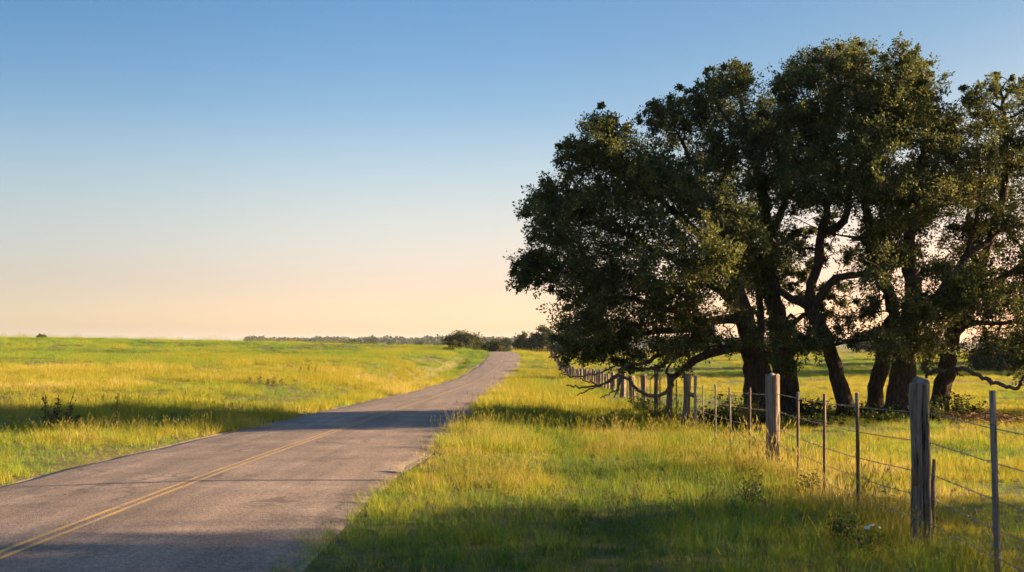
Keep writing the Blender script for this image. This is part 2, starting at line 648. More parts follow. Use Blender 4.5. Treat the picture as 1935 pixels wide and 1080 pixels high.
def field(x, y, s):
    n = len(x)
    f = fence_x(y)
    n1 = fbm(x, y * .6, 9, 41, 3)
    n2 = fbm(x, y, 3, 45, 2)
    n3 = fbm(x, y * .5, 26, 49, 2)
    right = s > 0
    past = right & (x > f + .3)
    k = rng.choice([6, 7, 8], n, p=[.4, .38, .22])
    t = .38 + .85 * (n1 - .5) + .7 * (n2 - .5)
    # left hill: yellow lower slope, greener upper slope
    t = t + np.where(~right, np.interp(y, [20, 45, 75, 110, 190], [.02, .1, .0, -.2, -.12]) + .5 * (n3 - .5), 0)
    t = t + np.where(past, np.interp(y, [20, 38, 50, 85, 100, 200, 260], [-.08, 0, .16, .16, -.12, -.12, .1]), 0)
    t = t + np.where(k == 8, .1, 0)
    sz = .95 + .8 * (n1 - .5) + .7 * (n2 - .5)
    sz = np.where(past, sz * .75, sz) * np.interp(y, [20, 60, 120, 200], [.9, 1.1, 1.3, 1.5])
    acc = np.clip(.5 + 1.6 * (n2 - .35), .2, 1)
    return k, t, sz, acc


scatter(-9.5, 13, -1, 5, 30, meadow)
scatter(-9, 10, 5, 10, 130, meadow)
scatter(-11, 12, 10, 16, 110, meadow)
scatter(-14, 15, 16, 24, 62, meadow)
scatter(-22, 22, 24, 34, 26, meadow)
scatter(-18, 19, 18, 32, 2.2, field)
scatter(-38, 38, 32, 60, 4.2, field)
scatter(-70, 70, 60, 110, 1.7, field)
scatter(-125, 120, 110, 205, .75, field)
scatter(0, 170, 205, 330, .18, field)

pts, rot, scl = np.concatenate(pts), np.concatenate(rot), np.concatenate(scl)
tone, kind = np.clip(np.concatenate(tone), 0, 1), np.concatenate(kind)


def instancer_tree(name, collection):
    ng = bpy.data.node_groups.new(name, 'GeometryNodeTree')
    ng.interface.new_socket('Geometry', in_out='INPUT', socket_type='NodeSocketGeometry')
    ng.interface.new_socket('Geometry', in_out='OUTPUT', socket_type='NodeSocketGeometry')
    gi = ng.nodes.new('NodeGroupInput')
    go = ng.nodes.new('NodeGroupOutput')
    ci = ng.nodes.new('GeometryNodeCollectionInfo')
    ci.inputs['Collection'].default_value = collection
    ci.inputs['Separate Children'].default_value = True
    ci.inputs['Reset Children'].default_value = True
    ip = ng.nodes.new('GeometryNodeInstanceOnPoints')
    ip.inputs['Pick Instance'].default_value = True

    def na(nm, ty):
        a = ng.nodes.new('GeometryNodeInputNamedAttribute')
        a.data_type = ty
        a.inputs['Name'].default_value = nm
        return next(o for o in a.outputs if o.name == 'Attribute' and o.enabled)
    L = ng.links.new
    L(gi.outputs[0], ip.inputs['Points'])
    L(ci.outputs[0], ip.inputs['Instance'])
    L(na('pick', 'INT'), ip.inputs['Instance Index'])
    L(na('turn', 'FLOAT_VECTOR'), ip.inputs['Rotation'])
    L(na('size', 'FLOAT_VECTOR'), ip.inputs['Scale'])
    L(ip.outputs[0], go.inputs[0])
    return ng


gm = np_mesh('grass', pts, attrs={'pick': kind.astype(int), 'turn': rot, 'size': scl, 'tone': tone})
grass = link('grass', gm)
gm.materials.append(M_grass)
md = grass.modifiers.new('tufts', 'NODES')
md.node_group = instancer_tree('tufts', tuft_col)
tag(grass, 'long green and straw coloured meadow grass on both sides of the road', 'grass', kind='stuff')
print('GRASS tufts', len(pts))

# ------------------------------------------------------------------ oaks
OAK = [(0.0, (.034, .050, .017)), (.4, (.066, .086, .026)), (.75, (.125, .125, .032)), (1.0, (.22, .17, .045))]
M_oakleaf = leaf_material('oak_leaves', OAK, .42, .012)


def bark_col(nt):
    v = stretch(nt, 6, 6, 1.1)
    f = noise(nt, v, 3, 6, .7)
    g_ = noise(nt, stretch(nt, 1, 1, 1), 1.6, 4, .6)
    c = ramp(nt, f, [(.35, (.022, .017, .013)), (.6, (.085, .062, .046)), (.8, (.14, .11, .085))])
    return mixc(nt, .6, c, ramp(nt, g_, [(.3, (.7, .7, .7)), (.7, (1.2, 1.15, 1.1))]), 'MULTIPLY')


M_bark = rough_material('oak_bark', bark_col, .95, lambda nt: (noise(nt, stretch(nt, 6, 6, 1.1), 3, 6, .7), .12, 1.0))
M_deadwood = rough_material('dead_wood', lambda nt: ramp(nt, noise(nt, stretch(nt, 5, 5, 5), 3, 4), [(.3, (.03, .024, .02)), (.7, (.10, .08, .066))]), .95)


def rand_dirs(n):
    v = rng.normal(size=(n, 3))
    return v / np.linalg.norm(v, axis=1)[:, None]


def add_leaves(mb, C, D, size, aspect=.55, tone=None, droop=.0):
    """diamond leaves at C growing along D"""
    n = len(C)
    L = size * rng.uniform(.55, 1.5, n)
    s = np.cross(D, rand_dirs(n))
    s /= np.linalg.norm(s, axis=1)[:, None] + 1e-9
    w = (L * aspect * .5)[:, None]
    nr = np.cross(D, s)
    tip = C + D * L[:, None]
    mid = C + D * (L * .5)[:, None]
    V = np.stack([C, mid + s * w + nr * w * .3, tip, mid - s * w + nr * w * .3], 1).reshape(-1, 3)
    Q = np.arange(n * 4).reshape(-1, 4)
    if tone is None:
        tone = rng.random(n)
    mb.add(V, Q, tone=np.repeat(tone, 4))


def leaf_clump(leaves, twigs, c, r, nsub, nleaf, lsize, flat=.8, tone_bias=0.0, twig_r=.015, sub=(.14, .32)):
    dirs = rand_dirs(nsub)
    u = rng.random(nsub) ** (1 / 2.0)
    S = c + dirs * (u * r)[:, None] * np.array([1, 1, flat])
    ct = tone_bias + rng.normal(0, .07)
    for k in range(nsub):
        rs = rng.uniform(*sub) * (r / .95) ** .5
        m = (c + S[k]) / 2 + rng.normal(0, .08, 3) * r
        if twigs is not None:
            tube(twigs, [c, m, S[k]], [twig_r, twig_r * .7, twig_r * .35], 3, cap=False)
        n = int(nleaf * rng.uniform(.6, 1.3))
        d = rand_dirs(n)
        ax = (S[k] - c) + np.array([0, 0, -.04])
        La = np.linalg.norm(ax) + 1e-6
        ax = ax / La * max(La, .3 * r)
        tt = rng.uniform(-.75, .35, n) * rs * 1.9 / max(La, .3 * r)
        q = S[k] + ax * tt[:, None] + d * (rs * .62 * (1.1 - .5 * np.clip(tt * 2, 0, 1)) * np.sqrt(rng.random(n)))[:, None]
        D = d * .8 + rand_dirs(n) * .9 + (S[k] - c) / (r + 1e-6) * .5
        D /= np.linalg.norm(D, axis=1)[:, None] + 1e-9
        add_leaves(leaves, q, D, lsize, tone=np.clip(ct + .34 + rng.normal(0, .2, n), 0, 1))


def limb_path(P, r0, r1, mb, nodes, n=None, sides=16):
    P = np.asarray(P, float)
    L = np.sum(np.linalg.norm(np.diff(P, axis=0), axis=1))
    n = n or max(6, int(L / .35))
    C = curve_pts(P, n)
    C[1:-1] += rng.normal(0, .03 if r0 > .1 else .02, (n - 2, 3))
    rad = np.linspace(r0, r1, n)
    if r0 > .2:     # root flare
        h = np.clip((C[:, 2] - C[0, 2]) / .7, 0, 1)
        rad = rad * (1 + .6 * (1 - h) ** 2.5)
    rad = rad * (1 + .14 * (vnoise(np.arange(n) * .6, np.full(n, r0 * 37), 1.0, 4) - .5))
    tube(mb, C, rad, sides, rough=.2)
    for c, r in zip(C[2:], rad[2:]):
        nodes.append((c, r))


def grow(mb, nodes, centres, rr=1.0):
    """join every clump centre to the nearest existing wood with a bent branch"""
    cs = list(centres)
    base = np.array([n[0] for n in nodes])
    cs.sort(key=lambda c: np.min(np.linalg.norm(base - c, axis=1)))
    for c in cs:
        P = np.array([n[0] for n in nodes])
        rad = np.array([n[1] for n in nodes])
        d = np.linalg.norm(P - c, axis=1) + .25 * (P[:, 2] > c[2]) + np.where(rad < .018, .8, 0)
        i = int(np.argmin(d))
        a, ra = P[i], rad[i]
        L = np.linalg.norm(c - a)
        r0 = min(ra * .75, .025 + .022 * L) * rr
        m1 = a * .65 + c * .35 + rng.normal(0, .10, 3) * L + np.array([0, 0, .08 * L])
        m2 = a * .3 + c * .7 + rng.normal(0, .09, 3) * L + np.array([0, 0, .05 * L])
        C = curve_pts([a, m1, m2, c], 8)
        rd = np.linspace(r0, max(.012, r0 * .4), 8)
        tube(mb, C, rd, 5, cap=False, rough=.15)
        for q, r in zip(C[3:], rd[3:]):
            nodes.append((q, r))


def in_poly(px, py, poly):
    poly = np.asarray(poly, float)
    x0, y0 = poly[:, 0], poly[:, 1]
    x1, y1 = np.roll(x0, -1), np.roll(y0, -1)
    px, py = np.asarray(px)[:, None], np.asarray(py)[:, None]
    c = ((y0 > py) != (y1 > py)) & (px < (x1 - x0) * (py - y0) / (y1 - y0 + 1e-9) + x0)
    return (c.sum(1) % 2) == 1


def poly_dist(px, py, poly, closed=True):
    poly = np.asarray(poly, float)
    a = poly
    b = np.roll(poly, -1, 0)
    if not closed:
        a, b = a[:-1], b[:-1]
    p = np.stack([px, py], -1)[:, None, :]
    ab = (b - a)[None]
    t = np.clip(((p - a) * ab).sum(-1) / ((ab ** 2).sum(-1) + 1e-9), 0, 1)
    return np.linalg.norm(p - (a + t[..., None] * ab), axis=-1).min(1)


# outer outline of the grove's foliage as seen from the road
OUTLINE = [(1240, 702), (1150, 700), (1085, 692), (1062, 670), (1035, 655), (1068, 600), (1030, 568), (975, 545), (952, 505), (988, 458), (972, 370), (1015, 332),
           (1055, 330), (1045, 270), (1100, 250), (1112, 208), (1155, 190), (1195, 235), (1200, 200), (1230, 170), (1290, 155), (1340, 115), (1412, 105),
           (1432, 130), (1445, 165), (1458, 130), (1490, 95), (1560, 75), (1640, 70), (1668, 98), (1690, 90), (1718, 70), (1778, 120), (1792, 182), (1806, 195),
           (1814, 150), (1885, 125), (1990, 130), (2120, 220)]
# windows of open sky / field between limbs: centre, half size, how empty
GAPS = [(1500, 545, 34, 75, .95), (1578, 560, 50, 28, .85), (1650, 600, 40, 28, .8), (1500, 400, 50, 45, .6), (1590, 440, 42, 40, .6), (1340, 600, 62, 26, .85), (1360, 555, 24, 18, .8),
        (1680, 545, 22, 40, .7), (1880, 490, 52, 42, .85), (1760, 545, 26, 36, .6), (1185, 480, 22, 22, .6), (1235, 520, 30, 16, .7), (1325, 420, 30, 24, .5), (1290, 470, 26, 22, .5), (1150, 560, 26, 18, .6),
        (1255, 640, 30, 30, .5), (1870, 610, 50, 28, .55), (1690, 320, 30, 34, .5), (1800, 450, 30, 24, .5), (1640, 270, 24, 20, .5), (1690, 155, 14, 26, .8), (1436, 170, 14, 40, .9),
        (1240, 450, 20, 14, .5), (1600, 640, 30, 20, .5), (1400, 440, 22, 16, .5), (1120, 460, 24, 14, .4), (1060, 470, 24, 12, .5)]


def gap_accept(px, py):
    a = np.ones(len(px))
    for gx_, gy_, rx, ry_, e in GAPS:
        rx, ry_ = rx + 4, ry_ + 4
        q = ((px - gx_) / rx) ** 2 + ((py - gy_) / ry_) ** 2
        a *= 1 - e * np.clip(1.35 - q, 0, 1)
    return a


def fill_crown(poly, d0, thick, spacing=50, inset=50, layers=2, gaps=True):
    """clump centres inside a crown outline, spread through its real depth"""
    poly = np.asarray(poly, float)
    lo, hi = poly.min(0), poly.max(0)
    ctr = poly.mean(0)
    got, out = [], []
    for _ in range(6000):
        p = rng.uniform(lo, hi)
        if got and np.min(np.hypot(*(np.array(got) - p).T)) < spacing * rng.uniform(.75, 1.15):
            continue
        if not in_poly([p[0]], [p[1]], poly)[0]:
            continue
        if poly_dist([p[0]], [p[1]], OUTLINE, False)[0] < inset:
            continue
        got.append(p)
        acc = gap_accept(np.array([p[0]]), np.array([p[1]]))[0] if gaps else 1
        din = min(1.0, poly_dist([p[0]], [p[1]], OUTLINE, False)[0] / 260.0)
        th = thick * (.35 + .65 * math.sqrt(din))
        for l in range(layers):
            if rng.random() < acc * (1.0 if din > .15 else .8):
                d = d0 + th * ((l + rng.random()) / layers * 2 - 1)
                q = p + rng.normal(0, 9, 2)
                out.append((at(q[0], q[1], d), rng.uniform(.72, 1.12)))
    return out


def edge_clumps(a, b, d0, thick):
    """small clumps along a stretch of the outer outline so its bumps show"""
    P = np.array(OUTLINE[a:b + 1], float)
    out = []
    for i in range(len(P) - 1):
        L = np.hypot(*(P[i + 1] - P[i]))
        for t in np.arange(0, 1, 27 / max(L, 27)):
            p = P[i] * (1 - t) + P[i + 1] * t
            tt = (P[i + 1] - P[i]) / L
            nrm = np.array([-tt[1], tt[0]])      # towards the inside of the grove
            q = p + nrm * rng.uniform(32, 46)
            out.append((at(q[0], q[1], d0 + rng.uniform(-1, 1) * thick), rng.uniform(.30, .52)))
            if rng.random() < .75:
                q = p + nrm * rng.uniform(14, 28) + tt * rng.normal(0, 6)
                out.append((at(q[0], q[1], d0 + rng.uniform(-1, 1) * thick), rng.uniform(.10, .2)))
    return out


def oak(label, base_px, d, limbs, clumps, extra=None, nsub=27, nleaf=60, lsize=.074, group='live oaks standing in a grove behind the fence', tone=0.0):
    b = at(base_px, 0, d)
    b[2] = gz(b[0], b[1]) - .12
    root = empty('oak_tree', b)
    tag(root, label, 'tree', group)
    wood, leaves, nodes = MB(), MB(), []
    for P, r0, r1 in limbs:
        pts3 = []
        for q in P:
            dd = d + (q[2] if len(q) > 2 else 0)
            pts3.append(b if q[1] == 'base' else at(q[0], q[1], dd))
        limb_path(pts3, r0, r1, wood, nodes)
    grow(wood, nodes, [c for c, r in clumps])
    for c, r in clumps:
        k = max(.3, (r / .95) ** 2) if r > .25 else .1
        leaf_clump(leaves, wood, c, r, max(5 if r > .25 else 3, int(nsub * k)), nleaf, lsize, tone_bias=tone)
    wood.build('trunk', M_bark, root, b, smooth=True)
    leaves.build('crown', M_oakleaf, root, b)
    if extra:
        for P, r0, r1 in extra:
            mbx = MB()
            C = curve_pts([at(*q) for q in P], max(6, 4 * len(P)))
            C[1:-1] += rng.normal(0, .02, (len(C) - 2, 3))
            tube(mbx, C, np.linspace(r0, r1, len(C)) * 1.25 + .003, 6, rough=.15)
            mbx.build('dead_branch', M_deadwood, root, b, smooth=True)
    print('OAK', base_px, len(clumps), 'leaves', sum(len(q) for q in leaves.Q))
    return root


D = 29.5
rng = np.random.default_rng(21)
# 1: the broad tree reaching left over the fence and verge
P1 = [(1240, 702), (1150, 702), (1070, 695), (1030, 655), (1065, 600), (1025, 570), (965, 550), (945, 505), (980, 458), (965, 370), (1010, 328),
      (1048, 325), (1040, 268), (1100, 245), (1110, 205), (1155, 186), (1195, 238), (1235, 310), (1310, 400), (1370, 480), (1395, 560), (1360, 640), (1310, 670)]
cl = fill_crown(P1, D - .9, 4.4, 47, layers=2) + edge_clumps(1, 17, D - 1.5, 1.6)
for px, py, dd, r in ((1420, 640, -2.6, .6), (1455, 665, -2.4, .5), (1385, 645, -2.2, .5), (1490, 640, -2.6, .6), (1410, 430, -3.6, 1.0), (1375, 385, -3.5, .9), (1440, 470, -3.4, .8),
                      (1390, 520, -3.3, .8), (1350, 500, -3.0, .8), (1300, 560, -3, .7), (1330, 640, -2.6, .45), (1390, 590, -2.4, .5), (1290, 610, -2.6, .5), (1250, 660, -2.6, .55), (1200, 670, -2.8, .6), (1140, 675, -2.8, .6), (1085, 670, -2.6, .5), (1300, 650, -2.4, .4), (1180, 690, -2.8, .4)):
    cl.append((at(px, py, D + dd), r))
dead = [([(1275, 712, 27.2), (1255, 745, 26.6), (1215, 742, 26.4), (1175, 712, 26.2), (1130, 728, 26), (1090, 730, 25.8), (1070, 728, 25.6)], .045, .008),
        ([(1215, 700, 26.8), (1185, 690, 26.5), (1168, 705, 26.2), (1140, 725, 26), (1110, 738, 25.8), (1090, 747, 25.7)], .04, .007),
        ([(1175, 712, 26.2), (1165, 735, 26), (1150, 745, 25.9), (1134, 752, 25.8)], .022, .006),
        ([(1172, 712, 26.2), (1170, 735, 26), (1160, 752, 25.9)], .02, .006),
        ([(1130, 728, 26), (1110, 720, 25.7), (1095, 716, 25.5)], .014, .005),
        ([(1180, 690, 26.4), (1220, 685, 26.7), (1245, 672, 27), (1270, 655, 27.5)], .03, .05),
        ([(1205, 700, 26.6), (1240, 693, 26.8), (1262, 684, 27.2)], .03, .045),
        ([(1245, 692, 26.8), (1240, 706, 26.6), (1225, 716, 26.5)], .02, .008),
        ([(1165, 690, 26.3), (1130, 705, 26.1), (1090, 712, 25.9), (1062, 708, 25.7)], .02, .006),
        ([(1075, 690, 26.2), (1066, 702, 26), (1058, 712, 25.9)], .012, .005),
        ([(1395, 560, 28), (1370, 590, 27), (1362, 612, 26.8)], .02, .012),
        ([(1400, 548, 28.4), (1385, 575, 27.8), (1402, 590, 27.5)], .07, .04),
        ([(1055, 545, 27), (1062, 520, 27), (1068, 500, 27.3)], .006, .014), ([(1064, 552, 27), (1072, 520, 27), (1085, 498, 27.4)], .006, .014)]
oak('broad dark oak whose crown reaches furthest left over the fence with bare drooping twigs', 1437, D,
    [([(0, 'base'), (1432, 720), (1425, 672), (1418, 640, -.2), (1400, 580, -.3), (1388, 520, -.5), (1372, 440, -.8), (1340, 360, -.8)], .46, .10),
     ([(1424, 672), (1398, 655, -.6), (1360, 662, -1.2), (1325, 672, -1.6), (1300, 692, -2), (1274, 712, -2.3)], .16, .08),
     ([(1418, 640, -.2), (1380, 600, -.7), (1330, 612, -1.2), (1280, 625, -1.6), (1210, 630, -2), (1140, 640, -2.3)], .17, .04),
     ([(1400, 580, -.3), (1340, 530, -.8), (1270, 490, -1.2), (1180, 440, -1.6), (1100, 420, -1.8)], .18, .04),
     ([(1388, 520, -.5), (1310, 430, .6), (1230, 360, 1), (1150, 290, .8)], .16, .04),
     ([(1340, 612, -1.2), (1250, 580, -1.8), (1150, 550, -2.2), (1050, 510, -2.2)], .11, .03),
     ([(1425, 672), (1440, 600, .8), (1420, 520, 1.5), (1330, 470, 2)], .15, .05)], cl, dead)

# 2: the upright tree behind it
P2 = [(1195, 240), (1200, 198), (1228, 166), (1290, 150), (1340, 110), (1414, 100), (1436, 130), (1440, 200), (1470, 330), (1475, 470), (1430, 560), (1380, 500), (1310, 400), (1230, 310)]
cl = fill_crown(P2, D + 1.8, 3.8, 47) + edge_clumps(17, 24, D + 1.2, 1.4)
W0 = np.random.default_rng(3)
for _ in range(34):
    q = (W0.uniform(1380, 1600), W0.uniform(340, 670))
    cl.append((at(q[0], q[1], D + W0.uniform(1, 5)), W0.uniform(.2, .42)))
for px, py, dd, r in ((1480, 625, -1.6, .55), (1510, 660, -2.4, .5), (1460, 610, -2, .55), (1500, 690, -2.4, .35), (1535, 655, -2.2, .5)):
    cl.append((at(px, py, D + dd), r))
oak('upright oak with straight grey trunk close right of the broadest oak', 1492, D + 1.0,
    [([(0, 'base'), (1486, 720), (1478, 660), (1468, 600), (1455, 540), (1452, 450), (1440, 360), (1420, 270), (1400, 190)], .40, .06),
     ([(1455, 540), (1430, 480, .5), (1380, 420, .8), (1320, 330, 1), (1280, 250, 1)], .16, .04),
     ([(1452, 450), (1480, 380, -.4), (1470, 300, -.6), (1440, 230, -.4)], .12, .04),
     ([(1420, 270), (1370, 220, .6), (1340, 170, .6)], .08, .03),
     ([(1478, 660), (1500, 610, -.5), (1528, 590, -.3)], .10, .06)], cl)

# 3: the leaning tree with the tall crown
P3 = [(1440, 210), (1452, 128), (1490, 90), (1560, 70), (1642, 65), (1670, 100), (1690, 200), (1690, 300), (1620, 380), (1560, 400), (1490, 390), (1450, 330)]
cl = fill_crown(P3, D + .6, 3.2, 44) + edge_clumps(24, 29, D + .4, 1.6)
for px, py, dd, r in ((1525, 640, -1.6, .6), (1500, 660, -1.8, .45), (1560, 625, -1.4, .6), (1480, 690, -1.8, .4), (1610, 640, -1, .5), (1545, 600, 1.5, .6), (1520, 480, 1.8, .7), (1600, 600, 1.6, .7), (1470, 600, 1.5, .6), (1640, 640, 0, .6)):
    cl.append((at(px, py, D + dd), r))
oak('slim oak whose dark trunk leans left from its foot, tallest rounded crown above', 1602, D + .2,
    [([(0, 'base'), (1588, 722), (1574, 680), (1555, 630), (1530, 580), (1535, 540), (1545, 490), (1552, 438), (1566, 392), (1570, 350), (1560, 280), (1540, 200)], .25, .05),
     ([(1552, 438), (1585, 425, -.2), (1598, 400, -.4), (1602, 360, -.4), (1606, 300, -.3), (1622, 220, 0), (1610, 140, 0)], .13, .04),
     ([(1530, 580), (1500, 565, -.3), (1470, 548, -.3), (1456, 520, 0)], .13, .07),
     ([(1535, 580), (1560, 545, -.3), (1590, 522, -.4), (1632, 517, -.3), (1694, 497, -.2), (1720, 470, 0)], .13, .05),
     ([(1606, 300), (1640, 240, .6), (1660, 180, .6)], .08, .03),
     ([(1565, 390), (1520, 330, .8), (1490, 260, .8), (1480, 180, .6)], .10, .03),
     ([(1560, 280), (1590, 200, -.8), (1580, 130, -.5)], .07, .03)], cl)

cl = []
for _ in range(60):
    q = (rng.uniform(1440, 1940), rng.uniform(340, 660))
    if gap_accept(np.array([q[0]]), np.array([q[1]]))[0] > rng.random() * 1.2 - .25:
        cl.append((at(q[0], q[1], D + rng.uniform(-1, 4.5)), rng.uniform(.22, .5)))
for _ in range(30):
    cl.append((at(rng.uniform(1480, 1660), rng.uniform(430, 625), D + rng.uniform(.8, 4.5)), rng.uniform(.16, .34)))
WISPS = cl

# 4: leaning right
P4 = [(1655, 110), (1690, 84), (1722, 65), (1782, 118), (1796, 185), (1790, 270), (1800, 330), (1760, 400), (1690, 430), (1640, 400), (1650, 300), (1690, 220)]
cl = fill_crown(P4, D + .2, 3.0, 44) + edge_clumps(29, 33, D + .2, 1.4)
cl += [q for q in WISPS if q[0][0] / q[0][1] * F + 967 < 1720]
for px, py, dd, r in ((1660, 630, -1.2, .6), (1630, 585, .8, .5), (1700, 600, -1.4, .6), (1720, 640, -1.4, .6), (1690, 660, -1.3, .45)):
    cl.append((at(px, py, D + dd), r))
oak('oak with a slim trunk leaning slightly right, between the leaning and the stoutest trunks', 1650, D + .6,
    [([(0, 'base'), (1656, 720), (1668, 670), (1684, 620), (1688, 580), (1668, 540), (1657, 500), (1654, 460), (1643, 420), (1634, 380), (1645, 320), (1680, 250), (1700, 170)], .26, .05),
     ([(1654, 460), (1690, 410, .4), (1730, 340, .6), (1750, 260, .6), (1745, 180, .4)], .13, .04),
     ([(1645, 320), (1620, 260, -.6), (1640, 190, -.4)], .08, .03)], cl)

# 5: stout trunk, lower inner foliage
P5 = [(1640, 400), (1700, 430), (1770, 400), (1810, 330), (1850, 420), (1860, 520), (1830, 590), (1770, 660), (1690, 670), (1650, 620), (1640, 500)]
cl = fill_crown(P5, D - .4, 3.2, 60, layers=2)
cl += [q for q in WISPS if q[0][0] / q[0][1] * F + 967 >= 1720]
for px, py, dd, r in ((1700, 640, -2, .55), (1735, 655, -2, .5), (1770, 640, -1.8, .6), (1745, 600, -2, .6), (1715, 585, -2.2, .55)):
    cl.append((at(px, py, D + dd), r))
oak('stoutest of the right hand oaks, thick straight trunk hidden partly by the nearest post', 1700, D - .6,
    [([(0, 'base'), (1704, 720), (1710, 660), (1722, 610), (1728, 560), (1718, 510), (1716, 460), (1730, 400), (1760, 330), (1780, 250)], .40, .06),
     ([(1722, 610), (1752, 575, -.3), (1785, 545, -.4), (1820, 490, -.4), (1875, 445, -.2), (1930, 420, 0)], .19, .05),
     ([(1820, 490), (1840, 440, .4), (1850, 370, .6), (1850, 290, .6)], .09, .03),
     ([(1718, 510), (1680, 450, .8), (1660, 400, 1)], .10, .03),
     ([(1722, 610), (1690, 640, -1), (1660, 650, -1.4)], .08, .03)], cl)

# 6: right-hand tree, crown running out of frame
P6 = [(1796, 330), (1800, 200), (1812, 146), (1886, 120), (1990, 125), (2110, 220), (2150, 420), (2090, 600), (1990, 690), (1930, 690), (1890, 660), (1830, 640), (1800, 560), (1860, 450)]
cl = fill_crown(P6, D + .6, 3.4, 55) + edge_clumps(33, 37, D + .4, 1.5)
dead6 = [([(1745, 690, 28.6), (1757, 704, 28.5), (1775, 700, 28.3), (1805, 697, 28), (1830, 700, 27.8), (1860, 715, 27.5), (1890, 726, 27.3), (1918, 735, 27.1), (1930, 722, 27), (1934, 712, 27)], .06, .035),
         ([(1868, 718, 27.5), (1872, 722, 27.3), (1870, 724, 27.2)], .03, .015), ([(1800, 698, 28), (1810, 706, 27.8), (1820, 711, 27.7)], .03, .01),
         ([(1745, 690, 28.6), (1752, 705, 28.6), (1750, 712, 28.6)], .05, .03),
         ([(1870, 655, 27.8), (1890, 665, 27.6), (1900, 690, 27.4), (1908, 705, 27.3)], .03, .01)]
oak('rightmost oak with a bare crooked limb hanging low on its right', 1776, D + 1.2,
    [([(0, 'base'), (1784, 720), (1794, 670), (1806, 620), (1822, 570), (1850, 510), (1880, 430), (1900, 330), (1900, 230), (1890, 170)], .28, .05),
     ([(1822, 570), (1870, 540, -.5), (1930, 500, -.6), (2000, 440, -.4), (2050, 360, -.2)], .15, .04),
     ([(1850, 510), (1830, 430, .8), (1838, 340, 1), (1850, 250, .8)], .11, .03),
     ([(1806, 620), (1850, 610, -.8), (1910, 610, -1), (1980, 590, -.8)], .10, .03),
     ([(1900, 330), (1960, 270, .5), (1990, 200, .5)], .09, .03)], cl, dead6)

rng = np.random.default_rng(22)
# ------------------------------------------------------------------ generic trees and bushes
M_farleaf = leaf_material('distant_leaves', [(0, (.020, .032, .011)), (.5, (.042, .056, .015)), (1, (.085, .082, .024))], .3, .01)


def simple_tree(name, label, x, y, h, w, n, lsize, group=None, cat='tree', trunk=True, tone=0.0, low=.1, nleaf=26, nsub=9, mat=None):
    z = gz(x, y)
    root = empty(name, (x, y, z))
    tag(root, label, cat, group)
    wood, leaves, nodes = MB(), MB(), []
    b = np.array([x, y, z - .2])
    tr = h * .022 + .05
    limb_path([b, b + [rng.normal(0, .03) * h, 0, h * .3], b + [rng.normal(0, .05) * h, rng.normal(0, .04) * h, h * .75]], tr * 1.3, tr * .4, wood, nodes, 7, 6)
    cs = []
    for k in range(n):
        d = rand_dirs(1)[0]
        q = d * rng.random() ** .4
        zz = low + (1 - low) * (.5 + .5 * q[2]) * .92
        prof_ = math.sin(math.pi * min(1, max(.12, .18 + .75 * zz))) ** .6
        cs.append((np.array([x + q[0] * w * .42 * prof_, y + q[1] * w * .42 * prof_, z + zz * h]), rng.uniform(.75, 1.25)))
    r = (w * .42) * (1.9 / n ** .42)
    grow(wood, nodes, [c for c, q in cs], h / 9)
    for c, q in cs:
        leaf_clump(leaves, None, c, r * q, nsub, nleaf, lsize, tone_bias=tone, sub=(r * .32, r * .55))
    wood.build('trunk' if trunk else 'stem', M_bark, root, (x, y, z), smooth=True)
    leaves.build('crown' if trunk else 'foliage', mat or M_farleaf, root, (x, y, z))
    return root


def px_tree(px, top, d, wpx, **k):
    x = (px - 967.5) / F * d
    h = CAM_H - (top - HOR) / F * d - gz(x, d)
    return dict(x=x, y=d, h=h, w=wpx / F * d, **k)


# round tree and bushes by the left of the crest
simple_tree('roadside_tree', 'round topped green tree left of the road at its crest', **px_tree(870, 626, 205, 74, n=40, lsize=.34, tone=.12))
simple_tree('roadside_tree', 'lower olive tree leaning on the right of the round topped tree at the crest', **px_tree(906, 638, 208, 46, n=22, lsize=.34, tone=.2))
simple_tree('bush', 'small rounded bush at the road crest, right of the round topped tree', **px_tree(936, 643, 196, 36, n=18, lsize=.3, tone=.22, low=.0, trunk=False, cat='bush'))
simple_tree('bush', 'olive bush in front of the round topped tree on the left bank', **px_tree(861, 645, 180, 30, n=16, lsize=.26, tone=.25, low=.0, trunk=False, cat='bush'))
simple_tree('bush', 'lowest grey green bush on the left bank before the round topped tree', **px_tree(846, 657, 172, 20, n=10, lsize=.22, tone=.3, low=.0, trunk=False, cat='bush'))
simple_tree('bush', 'tiny dark bush alone on the left skyline', **px_tree(78, 633, 186, 14, n=10, lsize=.25, tone=.05, low=.0, trunk=False, cat='bush'))
# dark trees right of the crest
simple_tree('roadside_tree', 'pointed dark green tree right of the road crest', **px_tree(988, 624, 225, 46, n=30, lsize=.36, tone=.05, low=.0))
simple_tree('roadside_tree', 'tall dark tree right of the crest, highest of the far trees', **px_tree(1024, 612, 222, 56, n=36, lsize=.36, tone=.05, low=.0))
simple_tree('roadside_tree', 'far dark tree half hidden behind the left tip of the broad oak', **px_tree(1062, 620, 218, 50, n=30, lsize=.36, tone=.15, low=.0))
simple_tree('roadside_tree', 'small hazy tree beyond the crest between the bush and pointed tree', **px_tree(955, 642, 330, 34, n=20, lsize=.5, tone=.0, low=.0))

